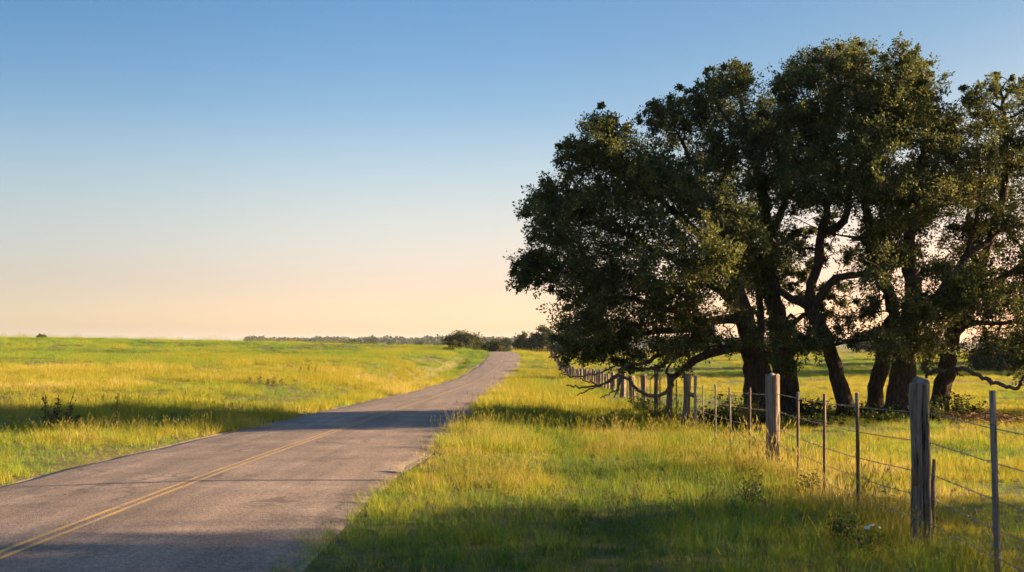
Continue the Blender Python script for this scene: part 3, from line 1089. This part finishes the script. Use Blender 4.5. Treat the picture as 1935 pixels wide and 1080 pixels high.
# row of trees beyond the left field
row = [(646, 645, 20), (662, 641, 24), (680, 640, 22), (700, 640, 26), (718, 645, 20), (736, 647, 20), (752, 648, 18), (770, 649, 20), (788, 648, 20), (806, 647, 20), (824, 646, 22), (838, 645, 20)]
row = [(p, t - 1, w * 1.3) for p, t, w in row]
names = ['dark tree starting the row beyond the left field at its left end', 'second dark tree of the row beyond the left field, part of its tall left group',
         'third dark tree of the row beyond the left field, between two tall ones', 'broad dark tree ending the tall left group of the row beyond the field',
         'low tree just right of the tall group in the row beyond the field', 'low dark tree sixth along the row beyond the field',
         'low narrow tree seventh along the row beyond the field', 'low dark tree eighth along the row beyond the field', 'low dark tree ninth along the row beyond the field',
         'low dark tree tenth along the row beyond the field', 'low tree next to last in the row, near the round tree', 'last low tree of the row, touching the round topped tree']
for (px, top, w), lb in zip(row, names):
    simple_tree('distant_tree', lb, **px_tree(px, top, 400 + rng.uniform(-25, 25), w * 1.25, n=14, lsize=.6, nsub=7, nleaf=18, tone=rng.uniform(-.05, .12), low=.0),
                group='trees in a row beyond the left field')
# trees seen through the grove
bt = [(1335, 630, 260, 70, 'tree across the pasture seen through the gap under the broad oak'), (1430, 640, 300, 60, 'low tree across the pasture behind the broad oak trunk'), (1545, 628, 280, 80, 'tree across the pasture behind the leaning oak trunk'),
      (1640, 632, 290, 70, 'tree across the pasture between the leaning trunks'), (1250, 640, 320, 70, 'far tree across the pasture behind the low branches'), (1760, 630, 270, 80, 'tree across the pasture behind the stout oak')]
for px, top, d, w, lb in bt:
    simple_tree('distant_tree', lb, **px_tree(px, top, d, w, n=24, lsize=.45, tone=.12, low=.0), group='trees across the pasture behind the grove')
for px, top, d, w, lb in ((1892, 655, 112, 120, 'dark tree mass at the right edge across the pasture'), (2010, 470, 105, 190, 'tall dark tree beyond the right edge of the pasture'),
                          (2170, 380, 98, 200, 'tall shade tree far right of the pasture'), (2080, 430, 128, 170, 'second tall shade tree far right of the pasture'), (2060, 470, 152, 150, 'third tall shade tree far right of the pasture'),
                          (2060, 490, 178, 140, 'fourth tall shade tree far right of the pasture'), (2280, 400, 116, 200, 'fifth tall shade tree far right of the pasture'), (2250, 440, 145, 180, 'sixth tall shade tree far right of the pasture')):
    simple_tree('distant_tree', lb, **px_tree(px, top, d, w, n=46, lsize=.4, tone=.0, low=.0, nsub=12), group='trees edging the pasture on the right')

# far wooded ridge
mbw = MB()
for k in range(520):
    y = rng.uniform(1350, 1900)
    px = rng.uniform(470, 1560)
    x = (px - 967.5) / F * y
    z = gz(x, y)
    h = rng.uniform(6, 11) * (1 + .5 * (fbm(np.array([px]), np.array([y * .1]), 60, 5, 2)[0] - .5))
    n = 120
    d = rand_dirs(n) * (rng.random(n) ** .4)[:, None]
    C = np.array([x, y, z + h * .48]) + d * np.array([h * .75, h * .75, h * .5])
    add_leaves(mbw, C, rand_dirs(n), 3.0, .9, tone=np.clip(rng.normal(.35, .2, n), 0, 1))
o = mbw.build('far_wood', M_farleaf)
tag(o, 'hazy blue wooded ridge along the horizon', 'woods', kind='stuff')

# ------------------------------------------------------------------ shade trees outside the frame on the right
for x, y, h, w, lb in ((29, 11.1, 15, 12, 'shade tree right of the camera whose shadow covers the near road'),
                       (31, 1.0, 11, 11, 'shade tree right of and behind the camera'),
                       (22.5, 34.5, 7.2, 10, 'low spreading shade tree right of the grove beyond the picture edge')):
    simple_tree('shade_tree', lb, x, y, h, w, 84, .22, group='shade trees right of the picture', low=.0, nsub=11, nleaf=24, mat=M_oakleaf)
mbp = MB()
px_, py_ = 9.6, 15.35
tube(mbp, [(px_, py_, gz(px_, py_) - .3), (px_ + .02, py_, 1.6), (px_, py_, 3.75)], [.06, .05, .04], 8)
pole_object = mbp
# ------------------------------------------------------------------ fence
def wood_col(base, dark, lite):
    def f(nt):
        v = stretch(nt, 30, 30, 1.6)
        a = noise(nt, v, 1.4, 6, .7)
        b = noise(nt, stretch(nt, 3, 3, 2), 2, 4, .6)
        c = ramp(nt, a, [(.33, dark), (.5, base), (.72, lite)])
        ck = noise(nt, stretch(nt, 20, 20, 1.1), 1.5, 4, .65)
        c = mixc(nt, ramp_fac(nt, ck, .585, .635), c, (.012, .010, .009))
        return mixc(nt, .6, c, ramp(nt, b, [(.3, (.68, .66, .64)), (.7, (1.2, 1.18, 1.16))]), 'MULTIPLY')
    return f


M_post = rough_material('weathered_wood', wood_col((.15, .122, .102), (.04, .031, .026), (.245, .205, .172)), .95,
                        lambda nt: (noise(nt, stretch(nt, 30, 30, 1.6), 1.4, 6, .7), .02, 1.0))
M_stave = rough_material('weathered_stave', wood_col((.17, .15, .135), (.06, .05, .044), (.25, .225, .2)), .95,
                         lambda nt: (noise(nt, stretch(nt, 30, 30, 1.6), 1.4, 6, .7), .01, 1.0))
M_steel = rough_material('rusty_steel', lambda nt: ramp(nt, noise(nt, stretch(nt, 8, 8, 3), 3, 5, .7), [(.35, (.05, .032, .022)), (.6, (.10, .06, .04)), (.8, (.13, .10, .08))]), .7)
M_steelgrey = rough_material('faded_steel', lambda nt: ramp(nt, noise(nt, stretch(nt, 8, 8, 3), 3, 5, .7), [(.35, (.12, .115, .11)), (.7, (.26, .25, .24))]), .6)
M_wire = rough_material('fence_wire', lambda nt: ramp(nt, noise(nt, stretch(nt, 9, 9, 9), 3, 3), [(.35, (.06, .05, .045)), (.7, (.2, .19, .18))]), .5)

WIRE_H = (.80, .62, .43, .28, .13)


def post_mesh(h, r, seed, sides=72, rings=44, lean=(0, 0), cut=0.0, groove=.3):
    """an irregular split post with deep checks running along the grain"""
    a = np.arange(sides) / sides * 2 * math.pi
    z = np.linspace(-.25, h, rings)
    A, Z = np.meshgrid(a, z)
    g1 = vnoise(A / (2 * math.pi) * 9, Z * .9, 1.0, seed)
    g2 = vnoise(A / (2 * math.pi) * 23, Z * 2.3, 1.0, seed + 5)
    big = vnoise(A / (2 * math.pi) * 4, Z * 1.4, 1.0, seed + 9)
    crack = np.clip((g1 - .64) / .12, 0, 1)
    rr = r * (1 + .34 * (big - .5) - groove * crack - .10 * (g2 - .5))
    rr *= 1 + .10 * (1 - np.clip((Z + .05) / .35, 0, 1))
    if cut:     # a hollow rotted out of one side low down
        da = np.abs((A - cut + math.pi) % (2 * math.pi) - math.pi)
        rr *= 1 - .6 * np.exp(-(da / .30) ** 2) * smooth01((h * .62 - Z) / .1)
    X = rr * np.cos(A) + lean[0] * np.clip(Z, 0, None)
    Y = rr * np.sin(A) + lean[1] * np.clip(Z, 0, None)
    Zt = Z.copy()
    Zt[-1] += (vnoise(A[-1] * 3, A[-1] * 0, 1.0, seed + 2) - .5) * .05 + .02 * np.cos(A[-1] - 1) - .03 * crack[-1]
    V = np.stack([X, Y, Zt], -1).reshape(-1, 3)
    V = np.vstack([V, [[lean[0] * h, lean[1] * h, h - .012]]])
    i = np.arange(rings - 1)[:, None] * sides
    j = np.arange(sides)[None, :]
    k = (j + 1) % sides
    Q = np.stack([i + j, i + k, i + sides + k, i + sides + j], -1).reshape(-1, 4)
    b = (rings - 1) * sides
    jj = np.arange(sides)
    T = np.stack([b + jj, b + (jj + 1) % sides, np.full(sides, len(V) - 1)], 1)
    return V, Q, T


GP = 'wooden posts of the wire fence'
wire_anchor = []     # (x, y, ground z, height)


def wood_post(px, d, h, wpx, label, seed, parts=None, cut=0.0, lean=(0, 0), groove=.3):
    x = (px - 967.5) / F * d
    r = wpx / F * d / 2
    z = gz(x, d)
    V, Q, T = post_mesh(h, r, seed, lean=lean, cut=cut, groove=groove)
    mb = MB()
    mb.add(V, Q, T)
    if parts:
        root = empty('wooden_post', (x, d, z))
        mb.build('post_body', M_post, root, (0, 0, 0), smooth=False)
        for nm, P, rad, n in parts:
            m2 = MB()
            tube(m2, P, rad, n, rough=.25)
            m2.build(nm, M_post, root, (0, 0, 0))
    else:
        me_o = mb.build('wooden_post', M_post, None, (0, 0, 0))
        me_o.location = (x, d, z)
        root = me_o
    tag(root, label, 'fence post', GP)
    return x, z, r


x, z, r = wood_post(1740, 9.1, 1.5, 37, 'nearest thick grey post with deep black cracks and splintered sides', 3,
                    [('splinter', [(-.075, -.05, .55), (-.095, -.05, .75), (-.105, -.05, .86)], [.022, .016, .006], 5),
                     ('splinter', [(.11, -.02, .1), (.10, -.02, .45), (.115, -.02, .78)], [.02, .022, .014], 5),
                     ('splinter', [(.10, .0, .55), (.13, .0, .32), (.155, .0, .22)], [.012, .012, .006], 5)], cut=-1.35, lean=(-.012, 0), groove=.5)
wire_anchor.append((x + r * .9, 9.1, z, 1.5))
x, z, r = wood_post(1458, 15.4, 1.5, 26, 'second nearest thick post with its split right side lit orange', 12,
                    [('splinter', [(.10, -.06, .0), (.085, -.07, .3), (.07, -.075, .62)], [.03, .03, .012], 6),
                     ('splinter', [(.125, .0, .0), (.115, 0, .12), (.105, 0, .3)], [.025, .018, .008], 5)], cut=-.6, lean=(.012, 0), groove=.48)
wire_anchor.append((x + r * .9, 15.4, z, 1.5))
x, z, r = wood_post(1297, 26.1, 1.5, 16, 'thick post braced to a slim grey pole by a short crossbar', 21,
                    [('crossbar', [(.05, -.1, 1.0), (.16, -.08, .98), (.26, -.02, .93)], [.05, .06, .045], 7)], cut=-.9)
wire_anchor.append((x + r, 26.1, z, 1.5))
for px, d, h, w, lb, sd in ((1264, 28.8, 1.5, 11.5, 'straight grey post just left of the braced post', 31), (1240, 34, 1.5, 8.5, 'slim dark post third left of the braced post, leaning slightly', 37),
                            (1217, 38, 1.45, 11, 'dark thick post in the weeds below the drooping branches', 43), (1195, 43, 1.35, 12, 'dark post touching the drooping bare branch', 47),
                            (1176, 50, 1.2, 9, 'grey post at the left of the larger posts under the drooping branch', 53)):
    x, z, r = wood_post(px, d, h, w, lb, sd, lean=(rng.normal(0, .035), 0))
    wire_anchor.append((x + r, d, z, h))

# far posts: small, close together, running away under the oak's low branches
V, Q, T = post_mesh(1.15, .075, 61, 12, 8)
far_me = [np_mesh('wooden_post', *(lambda s: post_mesh(1.12, .07 + .02 * (s % 3), s * 7 + 60, 12, 8))(s)) for s in range(5)]
for m in far_me:
    m.materials.append(M_post)
ds = list(np.arange(53.5, 100, 1.75)) + list(np.arange(101, 168, 2.6))
for i, d in enumerate(ds):
    x = float(fence_x(d)) + rng.normal(0, .04)
    o = bpy.data.objects.new('wooden_post', far_me[i % 5])
    col.objects.link(o)
    o.location = (x, d, gz(x, d))
    o.rotation_euler = (rng.normal(0, .03), rng.normal(0, .03), rng.random() * 6)
    o.scale = (1, 1, rng.uniform(.85, 1.08))
    tag(o, 'small distant post in the close set far row of the fence' if d < 100.5 else 'tiny post where the fence line climbs away beside the verge', 'fence post',
        'far row of small fence posts' if d < 100.5 else 'farthest fence posts climbing beside the verge')
    if i % 4 == 0:
        wire_anchor.append((x + .07, d, gz(x, d), 1.12))

# slim staves and steel posts between the big posts
def stave_mesh(h, w, lean, seed, square=True):
    n = 10
    z = np.linspace(-.2, h, n)
    mb = MB()
    P = np.stack([lean[0] * z + .008 * (vnoise(z * 3, z * 0, 1, seed) - .5), lean[1] * z, z], -1)
    tube(mb, P, w * .62, 4 if square else 8, rough=.10)
    return mb


def tee_mesh(h, lean, w=.032):
    prof = np.array([(-.5, -.08), (.5, -.08), (.5, .08), (.09, .08), (.09, .9), (-.09, .9), (-.09, .08), (-.5, .08)]) * w
    z = np.linspace(-.3, h, 6)
    V = np.concatenate([np.stack([prof[:, 0] + lean[0] * q, prof[:, 1] + lean[1] * q, np.full(8, q)], -1) for q in z])
    i = np.arange(5)[:, None] * 8
    j = np.arange(8)[None]
    k = (j + 1) % 8
    Q = np.stack([i + j, i + k, i + 8 + k, i + 8 + j], -1).reshape(-1, 4)
    t = 40
    Q = np.vstack([Q, [[t, t + 1, t + 2, t + 7], [t + 3, t + 4, t + 5, t + 6], [t + 2, t + 3, t + 6, t + 7]]])
    mb = MB()
    mb.add(V, Q)
    for q in np.arange(.1, h, .11):     # studs down the face
        c = np.array([lean[0] * q, lean[1] * q - .08 * w - .004, q])
        e = .006
        mb.add(c + np.array([(-e, 0, -e), (e, 0, -e), (e, 0, e), (-e, 0, e), (-e, -e, -e), (e, -e, -e), (e, -e, e), (-e, -e, e)]),
               [[4, 5, 6, 7], [0, 4, 7, 3], [1, 2, 6, 5], [3, 7, 6, 2], [0, 1, 5, 4]])
    return mb


GT = 'slim staves and steel posts of the wire fence'
slim = [(1885, 7.55, 1.46, 'tee', .040, (-.028, 0), 'pale slim stave nearest the camera at the right edge', M_stave),
        (1622, 11.06, 1.32, 'steel', .034, (-.01, 0), 'dark steel post with a pale top left of the nearest thick post', M_steel),
        (1558, 12.5, 1.27, 'steel', .033, (0, 0), 'thin rusty steel post midway between the two nearest thick posts', M_steel),
        (1508, 13.85, 1.26, 'steel', .030, (0, 0), 'rusty steel post just right of the second nearest thick post', M_steel),
        (1417, 17.15, 1.27, 'steel', .034, (0, 0), 'thin brown steel post just left of the second nearest thick post', M_steel),
        (1382, 19.05, 1.24, 'stave', .034, (-.03, 0), 'crooked pale slim stave left of the thin brown steel post', M_stave),
        (1352, 21.3, 1.28, 'stave', .034, (0, 0), 'pale straight slim stave midway to the braced post', M_stave),
        (1330, 23.1, 1.25, 'stave', .028, (-.015, 0), 'thin stave next right of the braced post and its pole', M_stave),
        (1314, 25.5, 1.48, 'pole', .075, (0, 0), 'slim grey pole braced to a thick post by the crossbar', M_steelgrey),
        (1278, 27.8, 1.35, 'steel', .03, (0, 0), 'thin dark stay right behind the braced post', M_steel),
        (1247, 32, 1.4, 'steel', .03, (0, 0), 'thin dark stay left of the straight grey post', M_steel),
        (1229, 35.7, 1.3, 'steel', .03, (0, 0), 'thin dark stay beside the slim leaning post', M_steel),
        (1206, 40.5, 1.25, 'steel', .03, (0, 0), 'thin dark stay beyond the post in the weeds', M_steel),
        (1186, 46, 1.2, 'steel', .03, (0, 0), 'thin dark stay farthest along before the grey post', M_steel)]
for px, d, h, ty, w, lean, lb, mt in slim:
    x = (px - 967.5) / F * d
    z = gz(x, d)
    x -= 0
    mb = tee_mesh(h, lean, w * 1.15) if ty == 'steel' else stave_mesh(h, w * .95, lean, int(px), ty != 'pole')
    nm = {'steel': 'steel_post', 'stave': 'wooden_stave', 'tee': 'wooden_stave', 'pole': 'metal_pole'}[ty]
    root = empty(nm, (x, d, z))
    tag(root, lb, 'fence post', GT)
    mb.build('shaft', mt, root, (0, 0, 0), smooth=(ty == 'pole'))
    if px in (1622, 1508):
        m2 = MB()
        tube(m2, [(lean[0] * (h - .2), .012, h - .22), (lean[0] * h, .012, h + .004)], w * .62, 6)
        m2.build('pale_tip', M_steelgrey, root, (0, 0, 0))
    if d < 20:
        for f in WIRE_H:
            m2 = MB()
            q = f * 1.5 if f * 1.5 < h else h * f
            a_ = np.linspace(0, 2 * math.pi, 9)
            tube(m2, np.stack([lean[0] * q + w * .75 * np.cos(a_), w * .2 + w * .75 * np.sin(a_), np.full(9, q) + .004 * np.sin(a_ * 2)], -1), .0032, 5)
            m2.build('wire_clip', M_wire, root, (0, 0, 0))

o = pole_object.build('wooden_pole', M_stave, None, (0, 0, 0))
tag(o, 'slender wooden pole standing in the pasture right of the fence', 'pole')

# barbed wire strands
wire_anchor.insert(0, (3.62, 4.0, gz(3.6, 4.0), 1.5))
wire_anchor.insert(0, (3.4, -3.0, gz(3.4, -3.0), 1.5))
wire_anchor.sort(key=lambda q: q[1])
ords = ['topmost', 'second from top', 'middle', 'second from bottom', 'lowest']
for s_i, f in enumerate(WIRE_H):
    mb = MB()
    P = []
    for i, (x, y, z, h) in enumerate(wire_anchor):
        P.append((x, y, z + f * h))
        if i < len(wire_anchor) - 1 and wire_anchor[i + 1][1] < 60:
            x2, y2, z2, h2 = wire_anchor[i + 1]
            n = max(2, int((y2 - y) / 1.2))
            for k in range(1, n):
                t = k / n
                P.append((x + (x2 - x) * t + rng.normal(0, .008), y + (y2 - y) * t, (z + f * h) * (1 - t) + (z2 + f * h2) * t - .05 * (4 * t * (1 - t)) + rng.normal(0, .006)))
    P = np.array(P)
    tube(mb, P, .0040, 5)
    # barbs
    for i in range(len(P) - 1):
        if P[i, 1] > 26 or P[i, 1] < 5:
            continue
        L = np.linalg.norm(P[i + 1] - P[i])
        for t in np.arange(.05, L, .13):
            c = P[i] + (P[i + 1] - P[i]) * t / L
            for _ in range(2):
                dv = rand_dirs(1)[0] * .02
                dv[1] *= .4
                tube(mb, [c - dv, c, c + dv], [.001, .003, .001], 3, cap=False)
    o = mb.build('barbed_wire', M_wire, None, (0, 0, 0))
    tag(o, ords[s_i] + ' barbed wire strand strung along the fence posts', 'barbed wire', 'barbed wire strands of the fence')

rng = np.random.default_rng(23)
# ------------------------------------------------------------------ plants at the foot of the trees and along the fence
M_weedleaf = leaf_material('weed_leaves', [(0, (.02, .036, .008)), (.5, (.05, .075, .014)), (1, (.11, .12, .025))], .4, .01)


def plant(label, x, y, h, w, n, lsize=.07, tone=.1, name='leafy_plant', group=None, cat='plant', nleaf=26):
    z = gz(x, y)
    root = empty(name, (x, y, z))
    tag(root, label, cat, group)
    st, lf = MB(), MB()
    for k in range(n):
        a = rng.random() * 6.283
        q = math.sqrt(rng.random())
        tip = np.array([x + math.cos(a) * q * w / 2, y + math.sin(a) * q * w / 2, z + h * rng.uniform(.45, 1)])
        b = np.array([x + math.cos(a) * q * w / 12, y + math.sin(a) * q * w / 12, z - .03])
        m = (b + tip) / 2 + rng.normal(0, .05, 3)
        C = curve_pts([b, m, tip], 6)
        tube(st, C, np.linspace(.008, .003, 6), 4, cap=False)
        t = rng.uniform(.2, 1, nleaf)
        Pp = C[np.minimum((t * 5).astype(int), 5)] + rng.normal(0, .05, (nleaf, 3))
        Dd = rand_dirs(nleaf)
        Dd[:, 2] = np.abs(Dd[:, 2]) * .4
        Dd /= np.linalg.norm(Dd, axis=1)[:, None]
        add_leaves(lf, Pp, Dd, lsize, .6, tone=np.clip(tone + .3 + rng.normal(0, .2, nleaf), 0, 1))
    st.build('stems', M_deadwood, root, (x, y, z))
    lf.build('foliage', M_weedleaf, root, (x, y, z))
    return root


PG = 'leafy weeds growing around the grove and fence'
for px, d, h, w, n, lb in ((1216, 36.6, .95, 1.5, 40, 'dark leafy bush around the dark thick post below the drooping branches'),
                           (1252, 30.5, .5, 1.2, 24, 'low leafy weeds between the straight grey post and the slim dark post'),
                           (1395, 26.5, 1.05, 1.5, 40, 'tall leafy weeds left of the broad oak trunk'),
                           (1350, 27.5, .7, 2.0, 44, 'spread of dark low weeds behind the pale staves'),
                           (1440, 27.3, .6, 1.6, 34, 'dark weeds at the foot of the broad oak'),
                           (1540, 28.6, .75, 1.3, 34, 'leafy weeds between the upright oak and the leaning oak'),
                           (1620, 28.8, .5, 1.4, 28, 'low weeds between the leaning oak and the next trunk'),
                           (1675, 28.6, .55, .9, 20, 'small weeds left of the stoutest right hand trunk'),
                           (1660, 27.4, .3, 1.4, 22, 'low creeping weeds before the two slim trunks'),
                           (1768, 27.6, .6, .7, 20, 'leafy weed clump right of the nearest thick post'),
                           (1805, 29, .85, 1.3, 36, 'rounded leafy weeds right of the rightmost oak'),
                           (1845, 30, .5, 1.6, 28, 'low weeds beside the brushwood pile'),
                           (1535, 26.8, .35, 2.2, 34, 'low leafy patch in front of the upright oak')):
    x = (px - 967.5) / F * d
    plant(lb, x, d, h, w, n, .085, tone=.0 if px < 1480 else .12, group=PG)
for px, d, h, lb in ((1414, 11.6, .45, 'small dark feathery weed in the long grass left of the second post'), (1527, 12.6, .3, 'small dark weed tuft at the foot of the fence between posts'), (1430, 18.5, .35, 'dark leafy weed at the fence behind the second post'),
                     (1600, 9.2, .3, 'low dark leaves in the near grass left of the nearest post'), (1640, 8.6, .25, 'low brownish leaves in the near grass below the pale scrap')):
    x = (px - 967.5) / F * d
    plant(lb, x, d, h * .8, .4, 12, .035, tone=.12, group=PG, nleaf=28)

# dark dead stalks in the left field
M_stalk = rough_material('dead_stalk', lambda nt: ramp(nt, noise(nt, None, 8, 3), [(.3, (.03, .026, .022)), (.7, (.08, .065, .05))]), .95)


M_dryleaf = leaf_material('dry_weed_leaves', [(0, (.14, .11, .05)), (1, (.32, .25, .12))], .35, .01)


M_darkweed = leaf_material('dark_weed_leaves', [(0, (.05, .042, .028)), (1, (.12, .095, .06))], .3, .01)


def dead_weed(label, px, d, stalks, group='dead weeds in the left field', mat=None):
    x = (px - 967.5) / F * d
    z = gz(x, d)
    root = empty('dead_weed', (x, d, z))
    tag(root, label, 'weed', group)
    mb, lf = MB(), MB()
    for dx, h, lean, bushy in stalks:
        b = np.array([x + dx, d + rng.normal(0, .05), z - .05])
        C = curve_pts([b, b + [lean * .3 * h, 0, h * .5], b + [lean * h, 0, h]], 8)
        tube(mb, C, np.linspace(.016, .006, 8), 5)
        for k in range(int(26 * bushy)):
            t = rng.uniform(.1, 1)
            c = C[int(t * 7)]
            dv = rand_dirs(1)[0]
            dv[2] = abs(dv[2]) * .8 + .2
            tube(mb, [c, c + dv * .05, c + dv * rng.uniform(.08, .2) * (1.2 - t)], [.006, .004, .002], 3, cap=False)
        n = int(110 * bushy)
        if n:
            t = rng.uniform(0, 1, n)
            c = C[(t * 7).astype(int)] + rng.normal(0, 1, (n, 3)) * (.10 * (1.15 - t))[:, None]
            add_leaves(lf, c, rand_dirs(n), .06, .5, tone=np.clip(rng.normal(.2, .15, n), 0, 1))
    mb.build('stalk', mat or M_stalk, root, (x, d, z))
    if lf.n:
        lf.build('foliage', mat or M_weedleaf, root, (x, d, z))


dead_weed('cluster of dark dead weeds with upright spikes in the left field', 110, 23, [(-.32, .85, .0, .8), (-.05, .85, .03, 1.2), (.22, .65, .2, .4), (.12, .5, .4, 1), (-.15, .45, -.3, 1), (.35, .42, .3, 1), (.0, .5, -.1, 1.2)], mat=M_darkweed)
dead_weed('bare curved stalk rising at the right of the dark weeds', 124, 22.7, [(.02, 1.0, .22, .1), (.03, .6, .1, .2)])
dead_weed('single dark stalk alone in the left field right of the weed cluster', 217, 22.5, [(0, .92, .05, .35), (.04, .5, .1, .3)], mat=M_darkweed)
dead_weed('brownish dry weed clump in the sunlit left field', 500, 47, [(-.6, .5, -.2, 1.6), (-.2, .6, .05, 1.8), (.4, .5, .2, 1.6), (.1, .4, .3, 1.6), (.8, .4, .1, 1.5)], mat=M_dryleaf)
dead_weed('small brown dry weed on the left slope beyond the dry clump', 583, 62, [(0, .6, .15, 1.5), (.4, .5, .2, 1.5), (-.4, .45, -.2, 1.5)], mat=M_dryleaf)

# brushwood under the right-hand oak
x0, y0 = (1885 - 967.5) / F * 27.5, 27.5
mb = MB()
for k in range(170):
    c = np.array([x0 + rng.normal(0, .8), y0 + rng.normal(0, .4), 0])
    c[2] = gz(c[0], c[1]) + rng.uniform(.02, .24)
    a = rng.normal(0, .7)
    L = rng.uniform(.25, 1.0)
    dv = np.array([math.cos(a), math.sin(a), rng.normal(0, .2)]) * L / 2
    tube(mb, curve_pts([c - dv, c + rng.normal(0, .06, 3), c + dv], 5), np.linspace(.018, .006, 5) * rng.uniform(.5, 1.2), 4)
M_brush = rough_material('brushwood', lambda nt: ramp(nt, noise(nt, stretch(nt, 4, 4, 4), 3, 3), [(.3, (.07, .035, .022)), (.7, (.2, .11, .07))]), .95)
o = mb.build('brushwood_pile', M_brush, None, (x0, y0, gz(x0, y0)))
tag(o, 'low pile of brown dead brushwood in the pasture right of the grove', 'brushwood')

# pale scrap lying in the grass
M_scrap = rough_material('pale_scrap', lambda nt: ramp(nt, noise(nt, None, 12, 3), [(.3, (.5, .5, .5)), (.7, (.75, .75, .74))]), .6)
x0, y0 = (1650 - 967.5) / F * 9.35, 9.35
n = 9
U, W = np.meshgrid(np.linspace(-.075, .075, n), np.linspace(-.04, .04, 5))
Zs = .03 * (rng.random(U.shape) - .5) + .012 * np.cos(U * 40)
V = np.stack([U, W, Zs], -1).reshape(-1, 3)
ii = np.arange(4)[:, None] * n + np.arange(n - 1)[None]
mb = MB()
mb.add(V, np.stack([ii, ii + 1, ii + n + 1, ii + n], -1).reshape(-1, 4))
o = mb.build('paper_scrap', M_scrap, None, (0, 0, 0))
o.location = (x0, y0, gz(x0, y0) + .12)
tag(o, 'small crumpled white scrap caught in the near grass left of the nearest post', 'litter')

# ------------------------------------------------------------------ evening air
m, nt, out = new_mat('air')
pv = nt.nodes.new('ShaderNodeVolumePrincipled')
pv.inputs['Color'].default_value = (.62, .78, 1.0, 1)
pv.inputs['Density'].default_value = HAZE
pv.inputs['Anisotropy'].default_value = .0
nt.links.new(pv.outputs[0], out.inputs['Volume'])
bx = np.array([(x, y, z) for z in (-14, 34) for y in (-90, 4300) for x in (-3400, 3400)], float)
hz = link('haze', np_mesh('haze', bx, [[0, 2, 3, 1], [4, 5, 7, 6], [0, 1, 5, 4], [2, 6, 7, 3], [0, 4, 6, 2], [1, 3, 7, 5]]), m)
tag(hz, kind='stuff')

# ------------------------------------------------------------------ light, sky, camera
SUN_EL, SUN_AZ = R(13.0), R(9.5)      # azimuth measured from +x towards +y
sd = Vector((math.cos(SUN_EL) * math.cos(SUN_AZ), math.cos(SUN_EL) * math.sin(SUN_AZ), math.sin(SUN_EL)))
L = bpy.data.lights.new('sun', 'SUN')
L.energy = 5.0
L.angle = R(.55)
L.color = (1.0, .655, .34)
lo = bpy.data.objects.new('sun', L)
col.objects.link(lo)
lo.rotation_euler = sd.to_track_quat('Z', 'Y').to_euler()

w = bpy.data.worlds.new('World')
sc.world = w
w.use_nodes = True
nt = w.node_tree
nt.nodes.clear()
out = nt.nodes.new('ShaderNodeOutputWorld')
bg = nt.nodes.new('ShaderNodeBackground')
sky = nt.nodes.new('ShaderNodeTexSky')
sky.sky_type = 'NISHITA'
sky.sun_disc = False
sky.sun_elevation = SUN_EL
sky.sun_rotation = math.pi / 2 - SUN_AZ
sky.air_density = 1.0
sky.dust_density = 1.5
sky.ozone_density = 1.5
bg.inputs['Strength'].default_value = .05
# evening air: warm near the horizon, deep blue above, zenith brightened as added fill light; grade of the sky by elevation and compass direction
tc = nt.nodes.new('ShaderNodeTexCoord')
sep = nt.nodes.new('ShaderNodeSeparateXYZ')
nt.links.new(tc.outputs['Generated'], sep.inputs[0])
GRADE = [(0, (6.2, 4.75, 4.8)), (.0157, (4.55, 3.45, 3.4)), (.047, (3.1, 2.22, 2.25)), (.078, (3.0, 2.12, 2.06)), (.13, (2.9, 2.25, 2.0)), (.18, (2.45, 2.2, 2.12)),
         (.229, (1.72, 1.92, 2.08)), (.29, (1.3, 1.74, 2.08)), (.36, (1.12, 1.58, 1.98)), (.55, (2.2, 3.0, 3.7)), (1, (3.2, 4.0, 4.4))]
el = ramp(nt, sep.outputs['Z'], [(p, tuple(q / 7 for q in c)) for p, c in GRADE])
mr = nt.nodes.new('ShaderNodeMapRange')
nt.links.new(sep.outputs['X'], mr.inputs[0])
mr.inputs[1].default_value = -1
mr.inputs[2].default_value = 1
az = ramp(nt, mr.outputs[0], [(0, (.6, .68, .75)), (.27, (.66, .74, .80)), (.36, (.88, .91, .93)), (.44, (1, 1, 1)), (.55, (.95, .93, .92)), (.72, (.90, .76, .68)), (1, (.75, .65, .6))])
cgr = mixc(nt, 1.0, mixc(nt, 1.0, sky.outputs[0], el, 'MULTIPLY'), az, 'MULTIPLY')
sclv = N(nt, 'ShaderNodeVectorMath', {0: cgr, 'Scale': 2.6}, operation='SCALE')
nt.links.new(sclv.outputs[0], bg.inputs[0])
nt.links.new(bg.outputs[0], out.inputs[0])

cam = bpy.data.cameras.new('camera')
cam.lens = 35
cam.sensor_width = 36
cam.shift_y = (HOR - 540) / 1935
cam.clip_end = 6000
cam.clip_start = .05
cam.dof.use_dof = True
cam.dof.focus_distance = 19
cam.dof.aperture_fstop = 2.8
co = bpy.data.objects.new('camera', cam)
co.location = (0, 0, CAM_H)
co.rotation_euler = (R(90), 0, 0)
col.objects.link(co)
sc.camera = co

sc.render.engine = 'CYCLES'
sc.cycles.max_bounces = 10
sc.cycles.diffuse_bounces = 8
sc.cycles.transmission_bounces = 4
sc.cycles.use_denoising = True
sc.view_settings.view_transform = 'Standard'
sc.view_settings.look = 'None'
sc.view_settings.exposure = 2.68
sc.view_settings.gamma = 1
